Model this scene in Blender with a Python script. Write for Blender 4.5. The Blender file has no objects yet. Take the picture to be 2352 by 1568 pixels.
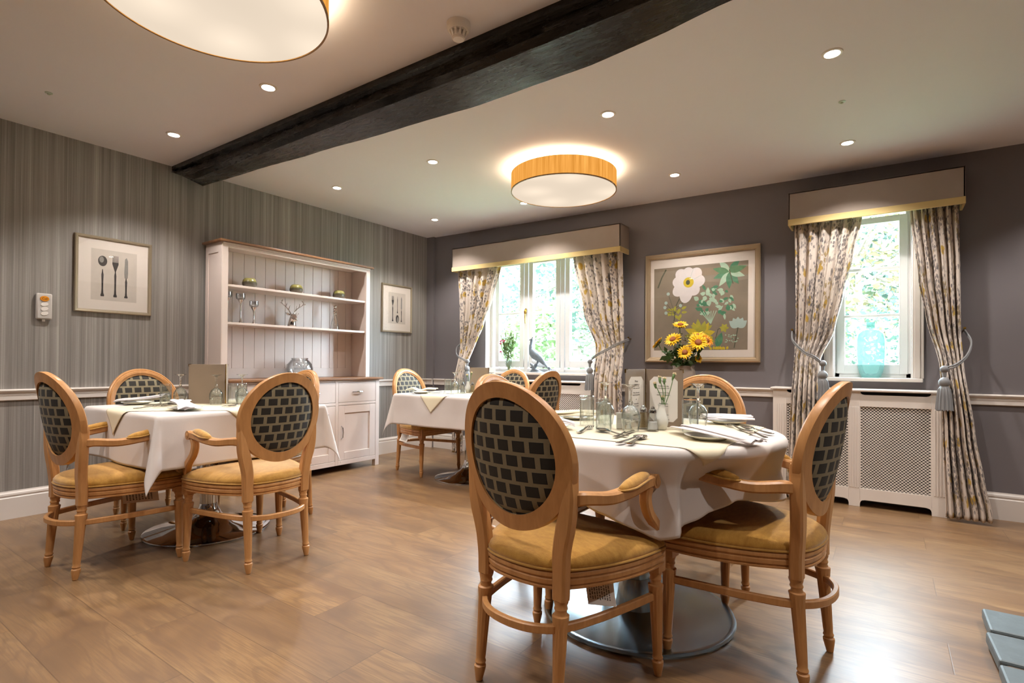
import bpy, math, random
from math import sin, cos, pi, radians, sqrt, atan2, floor
from mathutils import Vector, Matrix, noise as mnoise
random.seed(7)
S = bpy.context.scene
COL = S.collection

# ------------------------------------------------------------------ camera
cam = bpy.data.cameras.new('camera'); co = bpy.data.objects.new('camera', cam); COL.objects.link(co)
F_PX, YAW, PITCH, ROLL = 1228.0, radians(34.97), 0.0087, 0.0065
cam.sensor_width = 36; cam.lens = F_PX / 2352 * 36; cam.shift_y = 0.0176
cam.clip_start = 0.02; cam.clip_end = 200
co.matrix_world = Matrix.Translation((4.557, -4.739, 1.0)) @ Matrix.Rotation(YAW, 4, 'Z') @ Matrix.Rotation(pi / 2 + PITCH, 4, 'X') @ Matrix.Rotation(ROLL, 4, 'Z')
S.camera = co
# ------------------------------------------------------------------ view + world + key light numbers
S.view_settings.view_transform = 'Standard'; S.view_settings.look = 'None'
S.view_settings.exposure = 0.74; S.view_settings.gamma = 1.0; S.view_settings.use_curve_mapping = False
S.cycles.use_denoising = True
S.cycles.max_bounces = 8; S.cycles.diffuse_bounces = 4; S.cycles.glossy_bounces = 4
S.cycles.transparent_max_bounces = 24; S.cycles.transmission_bounces = 6
S.cycles.caustics_reflective = False; S.cycles.caustics_refractive = False
S.cycles.sample_clamp_indirect = 4.0
SKY = 52.0            # overcast daylight outside
SPOT_W = 46.0        # each ceiling downlight
SPOT_C = (1.0, 0.93, 0.87)
DRUM_E = 1.5         # glow of the lamp diffusers
DRUM_UP = 22.0        # bulbs inside the drum, upward part
w = bpy.data.worlds.new('world'); S.world = w; w.use_nodes = True
bg = w.node_tree.nodes['Background']; bg.inputs[0].default_value = (0.72, 0.87, 1.0, 1); bg.inputs[1].default_value = SKY
def portal(cx, cz, sx, sz):
    l = bpy.data.lights.new('window_daylight_portal', 'AREA'); l.shape = 'RECTANGLE'; l.size = sx; l.size_y = sz
    l.cycles.is_portal = True
    o = bpy.data.objects.new('window_daylight_portal', l); COL.objects.link(o)
    o.location = (cx, 0.22, cz); o.rotation_euler = (radians(-90), 0, 0)
portal(1.59, 1.55, 1.5, 1.32); portal(4.47, 1.55, 0.5, 1.32)

# ------------------------------------------------------------------ helpers
def srgb(h):
    h = h.lstrip('#'); v = [int(h[i:i + 2], 16) / 255 for i in (0, 2, 4)]
    return tuple([(c / 12.92 if c <= .04045 else ((c + .055) / 1.055) ** 2.4) for c in v]) + (1.0,)

class NT:
    def __init__(s, name):
        s.m = bpy.data.materials.new(name); s.m.use_nodes = True; s.t = s.m.node_tree
        s.b = s.t.nodes['Principled BSDF']; s.out = s.t.nodes['Material Output']
    def set(s, sock, v):
        if isinstance(v, bpy.types.NodeSocket): s.t.links.new(v, sock)
        elif v is not None:
            if isinstance(v, (tuple, list)) and len(v) == 3 and sock.type == 'RGBA': v = tuple(v) + (1,)
            sock.default_value = v
    def n(s, typ, props=None, **inp):
        nd = s.t.nodes.new(typ)
        for k, v in (props or {}).items(): setattr(nd, k, v)
        for k, v in inp.items():
            key = int(k[1:]) if k[0] == '_' else k.replace('_', ' ')
            s.set(nd.inputs[key], v)
        return nd
    def coord(s, kind='Object'): return s.n('ShaderNodeTexCoord').outputs[kind]
    def math(s, op, a, b=None, c=None):
        nd = s.n('ShaderNodeMath', {'operation': op}); s.set(nd.inputs[0], a)
        if b is not None: s.set(nd.inputs[1], b)
        if c is not None: s.set(nd.inputs[2], c)
        return nd.outputs[0]
    def sep(s, v): return s.n('ShaderNodeSeparateXYZ', _0=v).outputs
    def comb(s, x, y, z): return s.n('ShaderNodeCombineXYZ', _0=x, _1=y, _2=z).outputs[0]
    def scale(s, v, sc): return s.n('ShaderNodeVectorMath', {'operation': 'MULTIPLY'}, _0=v, _1=sc).outputs[0]
    def noise(s, v, scale=5, detail=2, rough=.5, dist=0): return s.n('ShaderNodeTexNoise', None, Vector=v, Scale=float(scale), Detail=float(detail), Roughness=rough, Distortion=float(dist)).outputs['Fac']
    def ramp(s, f, stops, interp='LINEAR'):
        nd = s.n('ShaderNodeValToRGB', None, Fac=f); cr = nd.color_ramp; cr.interpolation = interp
        while len(cr.elements) < len(stops): cr.elements.new(.5)
        for e, (p, c) in zip(cr.elements, stops):
            e.position = p; e.color = srgb(c) if isinstance(c, str) else (tuple(c) + (1,))[:4] if isinstance(c, (tuple, list)) else (c, c, c, 1)
        return nd.outputs[0]
    def mix(s, f, a, b, mode='MIX'):
        nd = s.n('ShaderNodeMix', {'data_type': 'RGBA', 'blend_type': mode})
        s.set(nd.inputs[0], f); s.set(nd.inputs[6], srgb(a) if isinstance(a, str) else a); s.set(nd.inputs[7], srgb(b) if isinstance(b, str) else b)
        return nd.outputs[2]
    def bump(s, h, strength=.3, dist=.01): 
        s.set(s.b.inputs['Normal'], s.n('ShaderNodeBump', None, Height=h, Strength=strength, Distance=dist).outputs[0])
    def done(s, col=None, rough=.5, metal=0., **kw):
        if col is not None: s.set(s.b.inputs['Base Color'], srgb(col) if isinstance(col, str) else col)
        s.set(s.b.inputs['Roughness'], rough); s.set(s.b.inputs['Metallic'], metal)
        for k, v in kw.items(): s.set(s.b.inputs[k.replace('_', ' ')], v)
        return s.m

def plain(name, col, rough=.5, metal=0., var=.06, vs=8, bump=0, bs=60, **kw):
    "a painted / solid surface: colour with faint procedural variation"
    t = NT(name); c = srgb(col) if isinstance(col, str) else col
    P = t.coord(); nz = t.noise(P, vs, 3)
    lo = tuple(x * (1 - var) for x in c[:3]) + (1,); hi = tuple(min(1, x * (1 + var)) for x in c[:3]) + (1,)
    if bump: t.bump(t.noise(P, bs, 3), bump, .004)
    return t.done(t.mix(nz, lo, hi), rough, metal, **kw)

class MB:
    def __init__(s): s.v = []; s.f = []; s.M = None; s.uv = None
    def add(s, vs, fs):
        k = len(s.v)
        s.v += [tuple(s.M @ Vector(p)) if s.M else tuple(p) for p in vs]
        s.f += [tuple(i + k for i in f) for f in fs]; return s
    def box(s, x0, x1, y0, y1, z0, z1):
        return s.add([(x0, y0, z0), (x1, y0, z0), (x1, y1, z0), (x0, y1, z0), (x0, y0, z1), (x1, y0, z1), (x1, y1, z1), (x0, y1, z1)],
                     [(3, 2, 1, 0), (4, 5, 6, 7), (0, 1, 5, 4), (1, 2, 6, 5), (2, 3, 7, 6), (3, 0, 4, 7)])
    def loft(s, rings, close=True, caps=True):
        n = len(rings[0]); vs = [p for r in rings for p in r]; fs = []
        for i in range(len(rings) - 1):
            for j in range(n if close else n - 1):
                a = i * n + j; b = i * n + (j + 1) % n
                fs.append((a, b, b + n, a + n))
        if caps and close:
            fs.append(tuple(range(n - 1, -1, -1))); fs.append(tuple((len(rings) - 1) * n + j for j in range(n)))
        return s.add(vs, fs)
    def lathe(s, prof, n=24, c=(0, 0, 0), caps=True, flute=None):
        rings = []
        for k, (r, z) in enumerate(prof):
            rg = []
            for j in range(n):
                a = 2 * pi * j / n; rr = r * (1 - (flute[2] if flute and flute[0] <= z <= flute[1] and j % 2 else 0))
                rg.append((c[0] + rr * cos(a), c[1] + rr * sin(a), c[2] + z))
            rings.append(rg)
        return s.loft(rings, True, caps)
    def tube(s, pts, r, n=8, caps=True, flat=None, up=None):
        "tube through pts; r scalar or list; flat=(a,b) scale of the section axes"
        P = [Vector(p) for p in pts]; rings = []; N = None
        for i, p in enumerate(P):
            d = (P[min(i + 1, len(P) - 1)] - P[max(i - 1, 0)]).normalized()
            if up is not None: N = Vector(up); N = (N - d * N.dot(d)).normalized()
            elif N is None:
                N = d.orthogonal().normalized()
            else: N = (N - d * N.dot(d)).normalized()
            B = d.cross(N); rr = r[i] if isinstance(r, (list, tuple)) else r
            fa, fb = flat if flat else (1, 1)
            rings.append([tuple(p + N * (rr * fa * cos(2 * pi * j / n)) + B * (rr * fb * sin(2 * pi * j / n))) for j in range(n)])
        return s.loft(rings, True, caps)
    def bar(s, pts, sec, up=(0, 0, 1)):
        "rectangular section bar; sec = list of (width, height)"
        P = [Vector(p) for p in pts]; rings = []
        for i, p in enumerate(P):
            d = (P[min(i + 1, len(P) - 1)] - P[max(i - 1, 0)]).normalized()
            N = Vector(up); N = (N - d * N.dot(d)).normalized(); B = d.cross(N)
            wd, h = sec[i] if isinstance(sec, list) else sec
            c = min(wd, h) * .18; q = []
            for sx, sy in ((1, 1), (-1, 1), (-1, -1), (1, -1)):
                o = [(wd / 2 * sx, (h / 2 - c) * sy), ((wd / 2 - c) * sx, h / 2 * sy)]
                q += o if sx * sy > 0 else o[::-1]
            rings.append([tuple(p + B * a + N * b) for a, b in q])
        return s.loft(rings)
    def sphere(s, c, r, n=12, m=8, sc=(1, 1, 1)):
        return s.loft([[(c[0] + r * sc[0] * sin(pi * i / m) * cos(2 * pi * j / n), c[1] + r * sc[1] * sin(pi * i / m) * sin(2 * pi * j / n), c[2] - r * sc[2] * cos(pi * i / m)) for j in range(n)] for i in [.05] + list(range(1, m)) + [m - .05]])
    def grid(s, f, nu, nv, uvf=None):
        base = len(s.v); vs = [f(i / nu, j / nv) for j in range(nv + 1) for i in range(nu + 1)]
        fs = [(j * (nu + 1) + i, j * (nu + 1) + i + 1, (j + 1) * (nu + 1) + i + 1, (j + 1) * (nu + 1) + i) for j in range(nv) for i in range(nu)]
        if uvf:
            s.uv = (s.uv or {}); 
            for j in range(nv + 1):
                for i in range(nu + 1): s.uv[base + j * (nu + 1) + i] = uvf(i / nu, j / nv)
        return s.add(vs, fs)
    def build(s, name, mat, parent=None, smooth=35, solid=0, bevel=0, sub=0):
        me = bpy.data.meshes.new(name); me.from_pydata(s.v, [], s.f); me.update()
        if s.uv:
            ul = me.uv_layers.new(name='UVMap')
            for lp in me.loops: ul.data[lp.index].uv = s.uv.get(lp.vertex_index, (0, 0))
        me.materials.append(mat)
        if smooth:
            for p in me.polygons: p.use_smooth = True
            if smooth < 180: me.set_sharp_from_angle(angle=radians(smooth))
        o = bpy.data.objects.new(name, me); COL.objects.link(o)
        if parent: o.parent = parent
        if solid: md = o.modifiers.new('s', 'SOLIDIFY'); md.thickness = solid; md.offset = 0
        if bevel:
            md = o.modifiers.new('b', 'BEVEL'); md.width = bevel; md.segments = 2; md.limit_method = 'ANGLE'; md.angle_limit = radians(40); md.harden_normals = False
        if sub: md = o.modifiers.new('u', 'SUBSURF'); md.levels = sub; md.render_levels = sub
        return o

def thing(name, label, cat, loc=(0, 0, 0), rz=0, group=None, kind=None):
    o = bpy.data.objects.new(name, None); COL.objects.link(o); o.empty_display_size = .1
    o.location = loc; o.rotation_euler = (0, 0, rz); o['label'] = label; o['category'] = cat
    if group: o['group'] = group
    if kind: o['kind'] = kind
    return o
def tag(o, label, cat, group=None, kind=None):
    o['label'] = label; o['category'] = cat
    if group: o['group'] = group
    if kind: o['kind'] = kind
    return o
def structure(o): o['kind'] = 'structure'; return o
def kids(o): return [c for c in bpy.data.objects if c.parent == o]
def copy_tree(root, loc, rz, label, group=None, extra=None):
    src = {}
    for c in bpy.data.objects: src.setdefault(c.parent, []).append(c)
    def cp(o, par):
        c = o.copy(); COL.objects.link(c); c.parent = par
        for ch in src.get(o, []): cp(ch, c)
        return c
    r = cp(root, None); r.location = loc; r.rotation_euler = (0, 0, rz); r['label'] = label
    if group: r['group'] = group
    return r
def spline(pts, n=8, closed=False):
    P = [Vector(p) for p in pts]; out = []; m = len(P)
    rng = range(m if closed else m - 1)
    for i in rng:
        if closed: a, b, c, d = P[(i - 1) % m], P[i], P[(i + 1) % m], P[(i + 2) % m]
        else: a, b, c, d = P[max(i - 1, 0)], P[i], P[i + 1], P[min(i + 2, m - 1)]
        for k in range(n):
            t = k / n
            out.append(.5 * ((2 * b) + (c - a) * t + (2 * a - 5 * b + 4 * c - d) * t * t + (3 * b - a - 3 * c + d) * t ** 3))
    if not closed: out.append(P[-1])
    return out
def lerp_tab(tab, x):
    tab = sorted(tab)
    if x <= tab[0][0]: return tab[0][1]
    for (a, va), (b, vb) in zip(tab, tab[1:]):
        if x <= b:
            t = (x - a) / (b - a); t = t * t * (3 - 2 * t) * .5 + t * .5; return va + (vb - va) * t
    return tab[-1][1]
def ceil_z(x): return 2.522 - .0125 * x

# ------------------------------------------------------------------ materials
M = {}
def wall_paint():
    t = NT('wall_paint_grey'); P = t.coord(); 
    t.bump(t.noise(P, 220, 2), .12, .002)
    return t.done(t.mix(t.noise(P, 2.5, 3), '#6d686a', '#757073'), .62)
def wallpaper():
    t = NT('striped_wallpaper'); P = t.coord(); x, y, z = t.sep(P)
    a = t.noise(t.comb(t.math('MULTIPLY', y, 30.), 0., t.math('MULTIPLY', z, .15)), 1, 3, .7)
    b = t.noise(t.comb(t.math('MULTIPLY', y, 150.), 3., t.math('MULTIPLY', z, .6)), 1, 2, .6)
    c = t.noise(t.comb(t.math('MULTIPLY', y, 420.), 7., t.math('MULTIPLY', z, 4.)), 1, 1)
    d = t.noise(t.comb(t.math('MULTIPLY', y, 60.), 0., t.math('MULTIPLY', z, 500.)), 1, 1)
    f = t.math('ADD', t.math('MULTIPLY', a, .55), t.math('ADD', t.math('MULTIPLY', b, .38), t.math('ADD', t.math('MULTIPLY', c, .16), t.math('MULTIPLY', d, .06))))
    col = t.ramp(f, [(.38, '#66615d'), (.52, '#7f7a76'), (.62, '#918c87'), (.74, '#b0aba6')])
    t.bump(f, .12, .002)
    return t.done(col, t.ramp(f, [(.4, .62), (.7, .40)]))
def floor_mat():
    t = NT('oak_plank_floor'); P = t.coord(); x, y, z = t.sep(P)
    PW, PL = .2418, 1.22
    yy = t.math('DIVIDE', t.math('ADD', y, 3.93 + 60 * PW), PW); row = t.math('FLOOR', yy); fy = t.math('FRACT', yy)
    xx = t.math('DIVIDE', t.math('ADD', t.math('ADD', x, -2.302 + 40 * PL), t.math('MULTIPLY', t.math('SUBTRACT', row, 60.), .407)), PL)
    idx = t.math('FLOOR', xx); fx = t.math('FRACT', xx)
    wn = t.n('ShaderNodeTexWhiteNoise', {'noise_dimensions': '2D'}, Vector=t.comb(row, idx, 0.)); rnd = wn.outputs['Value']; rc = t.sep(wn.outputs['Color'])
    ox = t.math('MULTIPLY', rc[0], 37.); oy = t.math('MULTIPLY', rc[1], 53.)
    lx = t.math('ADD', x, ox); ly = t.math('ADD', y, oy)
    warp = t.noise(t.comb(t.math('MULTIPLY', lx, 1.6), t.math('MULTIPLY', ly, 6.), 0.), 1, 2, .45, .3)
    rings = t.math('SINE', t.math('ADD', t.math('MULTIPLY', warp, 46.), t.math('MULTIPLY', ly, 20.)))
    fine = t.noise(t.comb(t.math('MULTIPLY', lx, 5.), t.math('MULTIPLY', ly, 120.), 0.), 1, 4, .7)
    broad = t.noise(t.comb(t.math('MULTIPLY', lx, 1.3), t.math('MULTIPLY', ly, 5.), 2.), 1, 3, .6, .8)
    col = t.ramp(broad, [(.28, '#654b32'), (.44, '#80603f'), (.57, '#91704a'), (.75, '#a08058')])
    col = t.mix(t.math('MULTIPLY', t.ramp(rings, [(.45, 0.), (.97, 1.)]), .40), col, '#5f4532')
    col = t.mix(t.ramp(fine, [(.44, 0.), (.62, .7)]), col, '#6c5138')
    col = t.mix(t.math('MULTIPLY', rnd, .35), col, '#6e5843')
    # joints
    ey = t.math('MULTIPLY', t.math('MINIMUM', fy, t.math('SUBTRACT', 1., fy)), PW); ex = t.math('MULTIPLY', t.math('MINIMUM', fx, t.math('SUBTRACT', 1., fx)), PL)
    e = t.math('MINIMUM', ex, ey); line = t.ramp(t.math('MULTIPLY', e, 400.), [(.3, 1.), (1., 0.)])
    col = t.mix(t.math('MULTIPLY', line, .45), col, '#3d2a1c')
    t.bump(t.math('SUBTRACT', t.math('MULTIPLY', fine, .6), line), .12, .002)
    r = t.math('ADD', .33, t.math('MULTIPLY', t.noise(P, 3, 4), .12))
    return t.done(col, r, 0., Coat_Weight=.35, Coat_Roughness=.28)
def wood(name, light, dark, rough=.38, sc=(40, 40, 3), strength=.5):
    t = NT(name); P = t.coord(); v = t.scale(P, sc)
    a = t.noise(v, 1, 4, .6, .6); b = t.noise(t.scale(P, tuple(q * 5 for q in sc)), 1, 2)
    col = t.mix(t.ramp(a, [(.35, 0.), (.7, strength)]), light, dark)
    col = t.mix(t.ramp(b, [(.5, 0.), (.8, .25)]), col, dark)
    t.bump(a, .06, .002)
    return t.done(col, rough)
def brick_fabric():
    t = NT('dark_brick_weave_fabric'); P = t.coord(); x, y, z = t.sep(P)
    RH, BW = .0432, .055
    r = t.math('DIVIDE', t.math('ADD', z, 5.), RH); row = t.math('FLOOR', r); fr = t.math('FRACT', r)
    c = t.math('ADD', t.math('DIVIDE', t.math('ADD', x, 5.), BW), t.math('MULTIPLY', t.math('MODULO', row, 2.), .5)); fc = t.math('FRACT', c)
    dx = t.math('MULTIPLY', t.math('ABSOLUTE', t.math('SUBTRACT', fc, .5)), BW); dz = t.math('MULTIPLY', t.math('ABSOLUTE', t.math('SUBTRACT', fr, .5)), RH)
    ax = t.math('SUBTRACT', dx, .0200); az = t.math('SUBTRACT', dz, .0160); d = t.math('MAXIMUM', ax, az)   # <0 inside a block
    blk = t.ramp(t.math('MULTIPLY_ADD', d, 400., .5), [(.35, 1.), (.65, 0.)])
    inner = t.ramp(t.math('MULTIPLY_ADD', d, 300., 1.3), [(.3, 1.), (.55, 0.)])
    fib = t.noise(t.scale(P, (900, 900, 900)), 1, 2); vein = t.noise(P, 30, 4, .7)
    line = t.mix(fib, '#6a5f48', '#8f8468')
    dark = t.mix(inner, '#0c0a07', t.mix(vein, '#15120c', '#241e13'))
    t.bump(t.math('ADD', t.math('MULTIPLY', blk, .6), t.math('MULTIPLY', fib, .3)), .4, .003)
    return t.done(t.mix(blk, line, dark), .75, 0., Sheen_Weight=.05)
def chenille(name, a, b):
    t = NT(name); P = t.coord(); f = t.noise(P, 400, 2); g = t.noise(t.scale(P, (30, 60, 30)), 1, 4, .7)
    t.bump(f, .35, .002)
    return t.done(t.mix(t.ramp(g, [(.3, 0.), (.7, 1.)]), a, b), .8, 0., Sheen_Weight=.35, Sheen_Roughness=.5)
def linen(name, a, b, sc=900, rough=.75):
    t = NT(name); P = t.coord(); f = t.noise(P, sc, 1); g = t.noise(P, 6, 3)
    t.bump(t.math('ADD', t.math('MULTIPLY', f, .4), g), .25, .004)
    return t.done(t.mix(g, a, b), rough, 0., Sheen_Weight=.15)
def curtain_mat():
    t = NT('floral_curtain_fabric'); U = t.coord('UV'); u, v, _ = t.sep(U)
    def cells(sc, ox, dist=.03):
        q = t.n('ShaderNodeVectorMath', {'operation': 'ADD'}, _0=t.scale(U, sc), _1=(ox, ox * .7, 0)).outputs[0]
        wn = t.n('ShaderNodeTexNoise', None, Vector=q, Scale=2.2, Detail=2.).outputs['Color']
        q = t.n('ShaderNodeVectorMath', {'operation': 'ADD'}, _0=q, _1=t.n('ShaderNodeVectorMath', {'operation': 'MULTIPLY'}, _0=wn, _1=(dist, dist, 0)).outputs[0]).outputs[0]
        return t.n('ShaderNodeTexVoronoi', {'voronoi_dimensions': '2D'}, Vector=q, Scale=1., Randomness=1.)
    patch = t.noise(t.scale(U, (5., 3., 1)), 1, 3, .6)
    bandA = t.noise(t.n('ShaderNodeVectorMath', {'operation': 'ADD'}, _0=t.scale(U, (7., 3.5, 1)), _1=(9., 2., 0)).outputs[0], 1, 3, .6)
    lv = cells((42, 30, 1), 0., .6); lf = t.ramp(lv.outputs['Distance'], [(.30, 1.), (.42, 0.)])
    sel = t.sep(lv.outputs['Color'])
    leaf = t.math('MULTIPLY', lf, t.ramp(t.math('ADD', patch, t.math('MULTIPLY', sel[0], .16)), [(.57, 0.), (.63, 1.)]))
    lv2 = cells((22, 11, 1), 5., .7); sel2 = t.sep(lv2.outputs['Color'])
    big = t.math('MULTIPLY', t.ramp(lv2.outputs['Distance'], [(.20, 1.), (.27, 0.)]), t.ramp(sel2[0], [(.62, 0.), (.66, 1.)]))
    stem = t.n('ShaderNodeTexNoise', None, Vector=t.scale(U, (26., 7., 1)), Scale=1., Detail=1., Distortion=1.5).outputs['Fac']
    stm = t.math('MULTIPLY', t.ramp(t.math('ABSOLUTE', t.math('SUBTRACT', stem, .5)), [(.006, 1.), (.016, 0.)]), t.ramp(patch, [(.45, 0.), (.52, 1.)]))
    fl = cells((34, 26, 1), 11., .8); flm = t.math('MULTIPLY', t.ramp(fl.outputs['Distance'], [(.38, 1.), (.50, 0.)]), t.ramp(bandA, [(.56, 0.), (.60, 1.)]))
    fl2 = cells((12, 8, 1), 17., .5); s3 = t.sep(fl2.outputs['Color'])
    petal = t.math('MULTIPLY', t.ramp(fl2.outputs['Distance'], [(.20, 1.), (.28, 0.)]), t.ramp(s3[1], [(.68, 0.), (.72, 1.)]))
    col = t.mix(t.noise(U, 60, 2), '#dccfc4', '#e6dbd0')
    col = t.mix(t.math('MULTIPLY', stm, .7), col, '#6b625c')
    col = t.mix(t.math('MULTIPLY', flm, .85), col, t.mix(sel[1], '#8e7650', '#b39a55'))
    col = t.mix(t.math('MULTIPLY', petal, .9), col, '#c19c2c')
    col = t.mix(t.math('MULTIPLY', big, .75), col, '#77716f')
    col = t.mix(t.math('MULTIPLY', leaf, .85), col, t.mix(sel[2], '#5a545c', '#7d7674'))
    t.bump(t.noise(U, 700, 1), .15, .002)
    m = t.done(col, .8, 0., Sheen_Weight=.1)
    tr = t.n('ShaderNodeBsdfTranslucent', None, Color=col); mx = t.n('ShaderNodeMixShader', None, _0=.18, _1=t.b.outputs[0], _2=tr.outputs[0])
    t.t.links.new(mx.outputs[0], t.out.inputs[0]); return m
def thin_glass(name, tint=(.97, .985, .98), base=.05, edge=.75, e0=.55, edge_col=None, rough=0.02, body=0.0, body_col=None):
    t = NT(name); t.t.nodes.remove(t.b)
    lw = t.n('ShaderNodeLayerWeight', None, Blend=.5).outputs['Facing']
    tr = t.n('ShaderNodeBsdfTransparent', None, Color=t.mix(t.ramp(lw, [(e0, 0.), (1., 1.)]), tuple(tint) + (1,), edge_col or tuple(x * .55 for x in tint) + (1,))).outputs[0]
    gl = t.n('ShaderNodeBsdfGlossy', None, Color=(1, 1, 1, 1), Roughness=rough).outputs[0]
    f = t.ramp(lw, [(0., base), (.6, base * 1.6), (1., edge)])
    sh = t.n('ShaderNodeMixShader', None, _0=f, _1=tr, _2=gl).outputs[0]
    if body:
        df = t.n('ShaderNodeBsdfTranslucent', None, Color=body_col).outputs[0]; d2 = t.n('ShaderNodeBsdfDiffuse', None, Color=body_col).outputs[0]
        dm = t.n('ShaderNodeMixShader', None, _0=.6, _1=d2, _2=df).outputs[0]
        sh = t.n('ShaderNodeMixShader', None, _0=body, _1=sh, _2=dm).outputs[0]
    t.t.links.new(sh, t.out.inputs[0]); return t.m
def glow(name, col, strength, pattern=None):
    t = NT(name); t.t.nodes.remove(t.b); c = srgb(col) if isinstance(col, str) else col; st = strength
    if pattern == 'veneer':
        P = t.coord(); x, y, z = t.sep(P); ang = t.math('ARCTAN2', y, x)
        a = t.noise(t.comb(t.math('MULTIPLY', ang, 14.), 0., t.math('MULTIPLY', z, 1.5)), 1, 3, .6); b = t.noise(t.comb(t.math('MULTIPLY', ang, 120.), 4., t.math('MULTIPLY', z, 4.)), 1, 2)
        c = t.mix(t.ramp(t.math('ADD', t.math('MULTIPLY', a, .5), t.math('MULTIPLY', b, .5)), [(.38, 0.), (.62, 1.)]), '#c9832f', '#f5ad55')
    if pattern == 'diffuser':
        P = t.coord(); g = t.n('ShaderNodeTexVoronoi', {'voronoi_dimensions': '2D', 'feature': 'SMOOTH_F1'}, Vector=P, Scale=2.9, Smoothness=.6).outputs['Distance']
        st = t.math('MULTIPLY', t.ramp(g, [(0., 1.), (.45, .82), (1., .74)]), strength)
    e = t.n('ShaderNodeEmission', None, Color=c, Strength=st); t.t.links.new(e.outputs[0], t.out.inputs[0]); return t.m
def beam_mat():
    t = NT('black_lacquered_oak'); P = t.coord()
    a = t.noise(t.scale(P, (9, 90, 90)), 1, 5, .7, .4); b = t.noise(t.scale(P, (10, 45, 45)), 1, 4, .65, .3)
    t.bump(t.math('ADD', t.math('MULTIPLY', a, .7), t.math('MULTIPLY', b, .4)), .28, .008)
    return t.done(t.mix(b, '#060504', '#110e0b'), t.ramp(b, [(.3, .20), (.7, .34)]), 0., Specular_IOR_Level=.4)

M['wall'] = wall_paint(); M['paper'] = wallpaper(); M['floor'] = floor_mat(); M['beam'] = beam_mat()
M['ceiling'] = plain('ceiling_paint', '#ecebf4', .75, var=.02, vs=2)
M['trim'] = plain('white_gloss_paint', '#ddd5ce', .35, var=.03)
M['winpaint'] = plain('window_white_paint', '#f0f2f4', .35, var=.02)
M['dresser'] = plain('blush_cream_paint', '#dccdc5', .42, var=.025)
M['oak'] = wood('dark_oak_top', '#8a6242', '#4f3522', .35, (25, 3, 25), .8)
M['beech'] = wood('oiled_beech', '#c5915c', '#9a693a', .36, (30, 30, 4), .55)
M['brick'] = brick_fabric()
M['mustard'] = chenille('mustard_chenille', '#a3721e', '#bf8f38')
M['piping'] = chenille('mustard_piping', '#a87a2c', '#b98b3c')
M['cloth'] = linen('white_table_linen', '#cec5c0', '#dad3cf')
M['ivory'] = linen('ivory_table_linen', '#d8ccae', '#e6dbc0')
M['napkin'] = linen('white_napkin', '#d8cfd0', '#e4dddd')
M['chrome'] = plain('polished_chrome', '#c9ccd0', .06, 1., var=.02)
M['satin'] = plain('satin_steel_sky_tint', '#a9bcc6', .24, 1., var=.05)  # bluish tint puts reflected window sky into the steel colour
M['cutlery'] = plain('cutlery_steel', '#b9b5b0', .16, 1., var=.04)
M['china'] = plain('white_china', '#e6e6de', .15, var=.02)
M['glass'] = thin_glass('clear_glass', (.95, .97, .965), .13, .9, .35, (.5, .55, .56, 1))
def solid_glass():
    t = NT('solid_glass'); return t.done((.97, .99, .98, 1), .01, 0., Transmission_Weight=1., IOR=1.48)
M['solidglass'] = solid_glass()
M['jarglass'] = thin_glass('moulded_jar_glass', (.92, .94, .95), .14, .85, .3, (.30, .33, .35, 1))
M['pane'] = thin_glass('window_pane_glass', (.99, 1., 1.), .03, .6, .6)
M['picglass'] = thin_glass('picture_glass', (1, 1, 1), .06, .5)
M['greenglass'] = thin_glass('sea_green_glass', (.48, .70, .65), .05, .5, .35, (.34, .54, .50, 1), .05, .30, (.25, .33, .31, 1))
M['curtain'] = curtain_mat()
M['pelmet'] = linen('taupe_pelmet_fabric', '#988a7f', '#a1948a', 1200)
M['pelmettrim'] = linen('straw_band_fabric', '#d2b97c', '#dcc489', 1200)
M['rope'] = linen('grey_cord', '#6c6d6f', '#8b8c8e', 500, .6)
M['black'] = plain('dark_cavity', '#14110f', .8)
M['silverframe'] = wood('champagne_silver_frame', '#a79b86', '#8d8069', .28, (40, 40, 40), .5)
M['goldframe'] = wood('pale_gold_frame', '#c0a98c', '#a08a6b', .25, (40, 40, 40), .4)
M['goldframe'] = plain('pale_gold_frame', '#c7b193', .28, var=.05, vs=20); M['silverframe'] = plain('champagne_silver_frame', '#b3a68f', .3, var=.05, vs=20)
for k in ('silverframe', 'goldframe'): M[k].node_tree.nodes['Principled BSDF'].inputs['Metallic'].default_value = .6
M['mount'] = plain('off_white_mount_board', '#e0d6cc', .7, var=.01)
M['print'] = plain('aged_print_paper', '#c9bfb4', .7, var=.10, vs=14)
M['ink'] = plain('dark_print_ink', '#3a3634', .7, var=.5, vs=60)
M['inkgrey'] = plain('grey_print_ink', '#8a8782', .7, var=.2, vs=60)
M['silver'] = plain('polished_silver', '#cfc9c4', .12, 1.)
M['brass'] = plain('brass', '#b08a3c', .25, 1.)
M['plastic'] = plain('white_plastic', '#ebe7e2', .4, var=.01)
M['bulb'] = glow('downlight_lens', (1., .93, .84, 1), 30.)
M['diffuser'] = glow('lamp_diffuser', (1., .83, .65, 1), DRUM_E * .42, 'diffuser')
M['shade'] = glow('lit_veneer_shade', '#f0a850', .72, 'veneer')
M['shaderim'] = plain('shade_rim', '#8a6a45', .5)
M['leather'] = linen('taupe_menu_cover', '#857564', '#927f6c', 600, .5)
M['card'] = plain('menu_card', '#ece7df', .6, var=.01)
M['text'] = plain('printed_text', '#74706c', .7)
M['leaf'] = plain('cut_flower_leaf', '#3f5a2c', .5, var=.3, vs=40)
M['stem'] = plain('flower_stem', '#5c7a45', .5, var=.2, vs=30)
M['yellow'] = plain('yellow_petal', '#f4c31c', .5, var=.15, vs=40)
M['orange'] = plain('flower_disc', '#8a4a14', .7, var=.3, vs=80)
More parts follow.
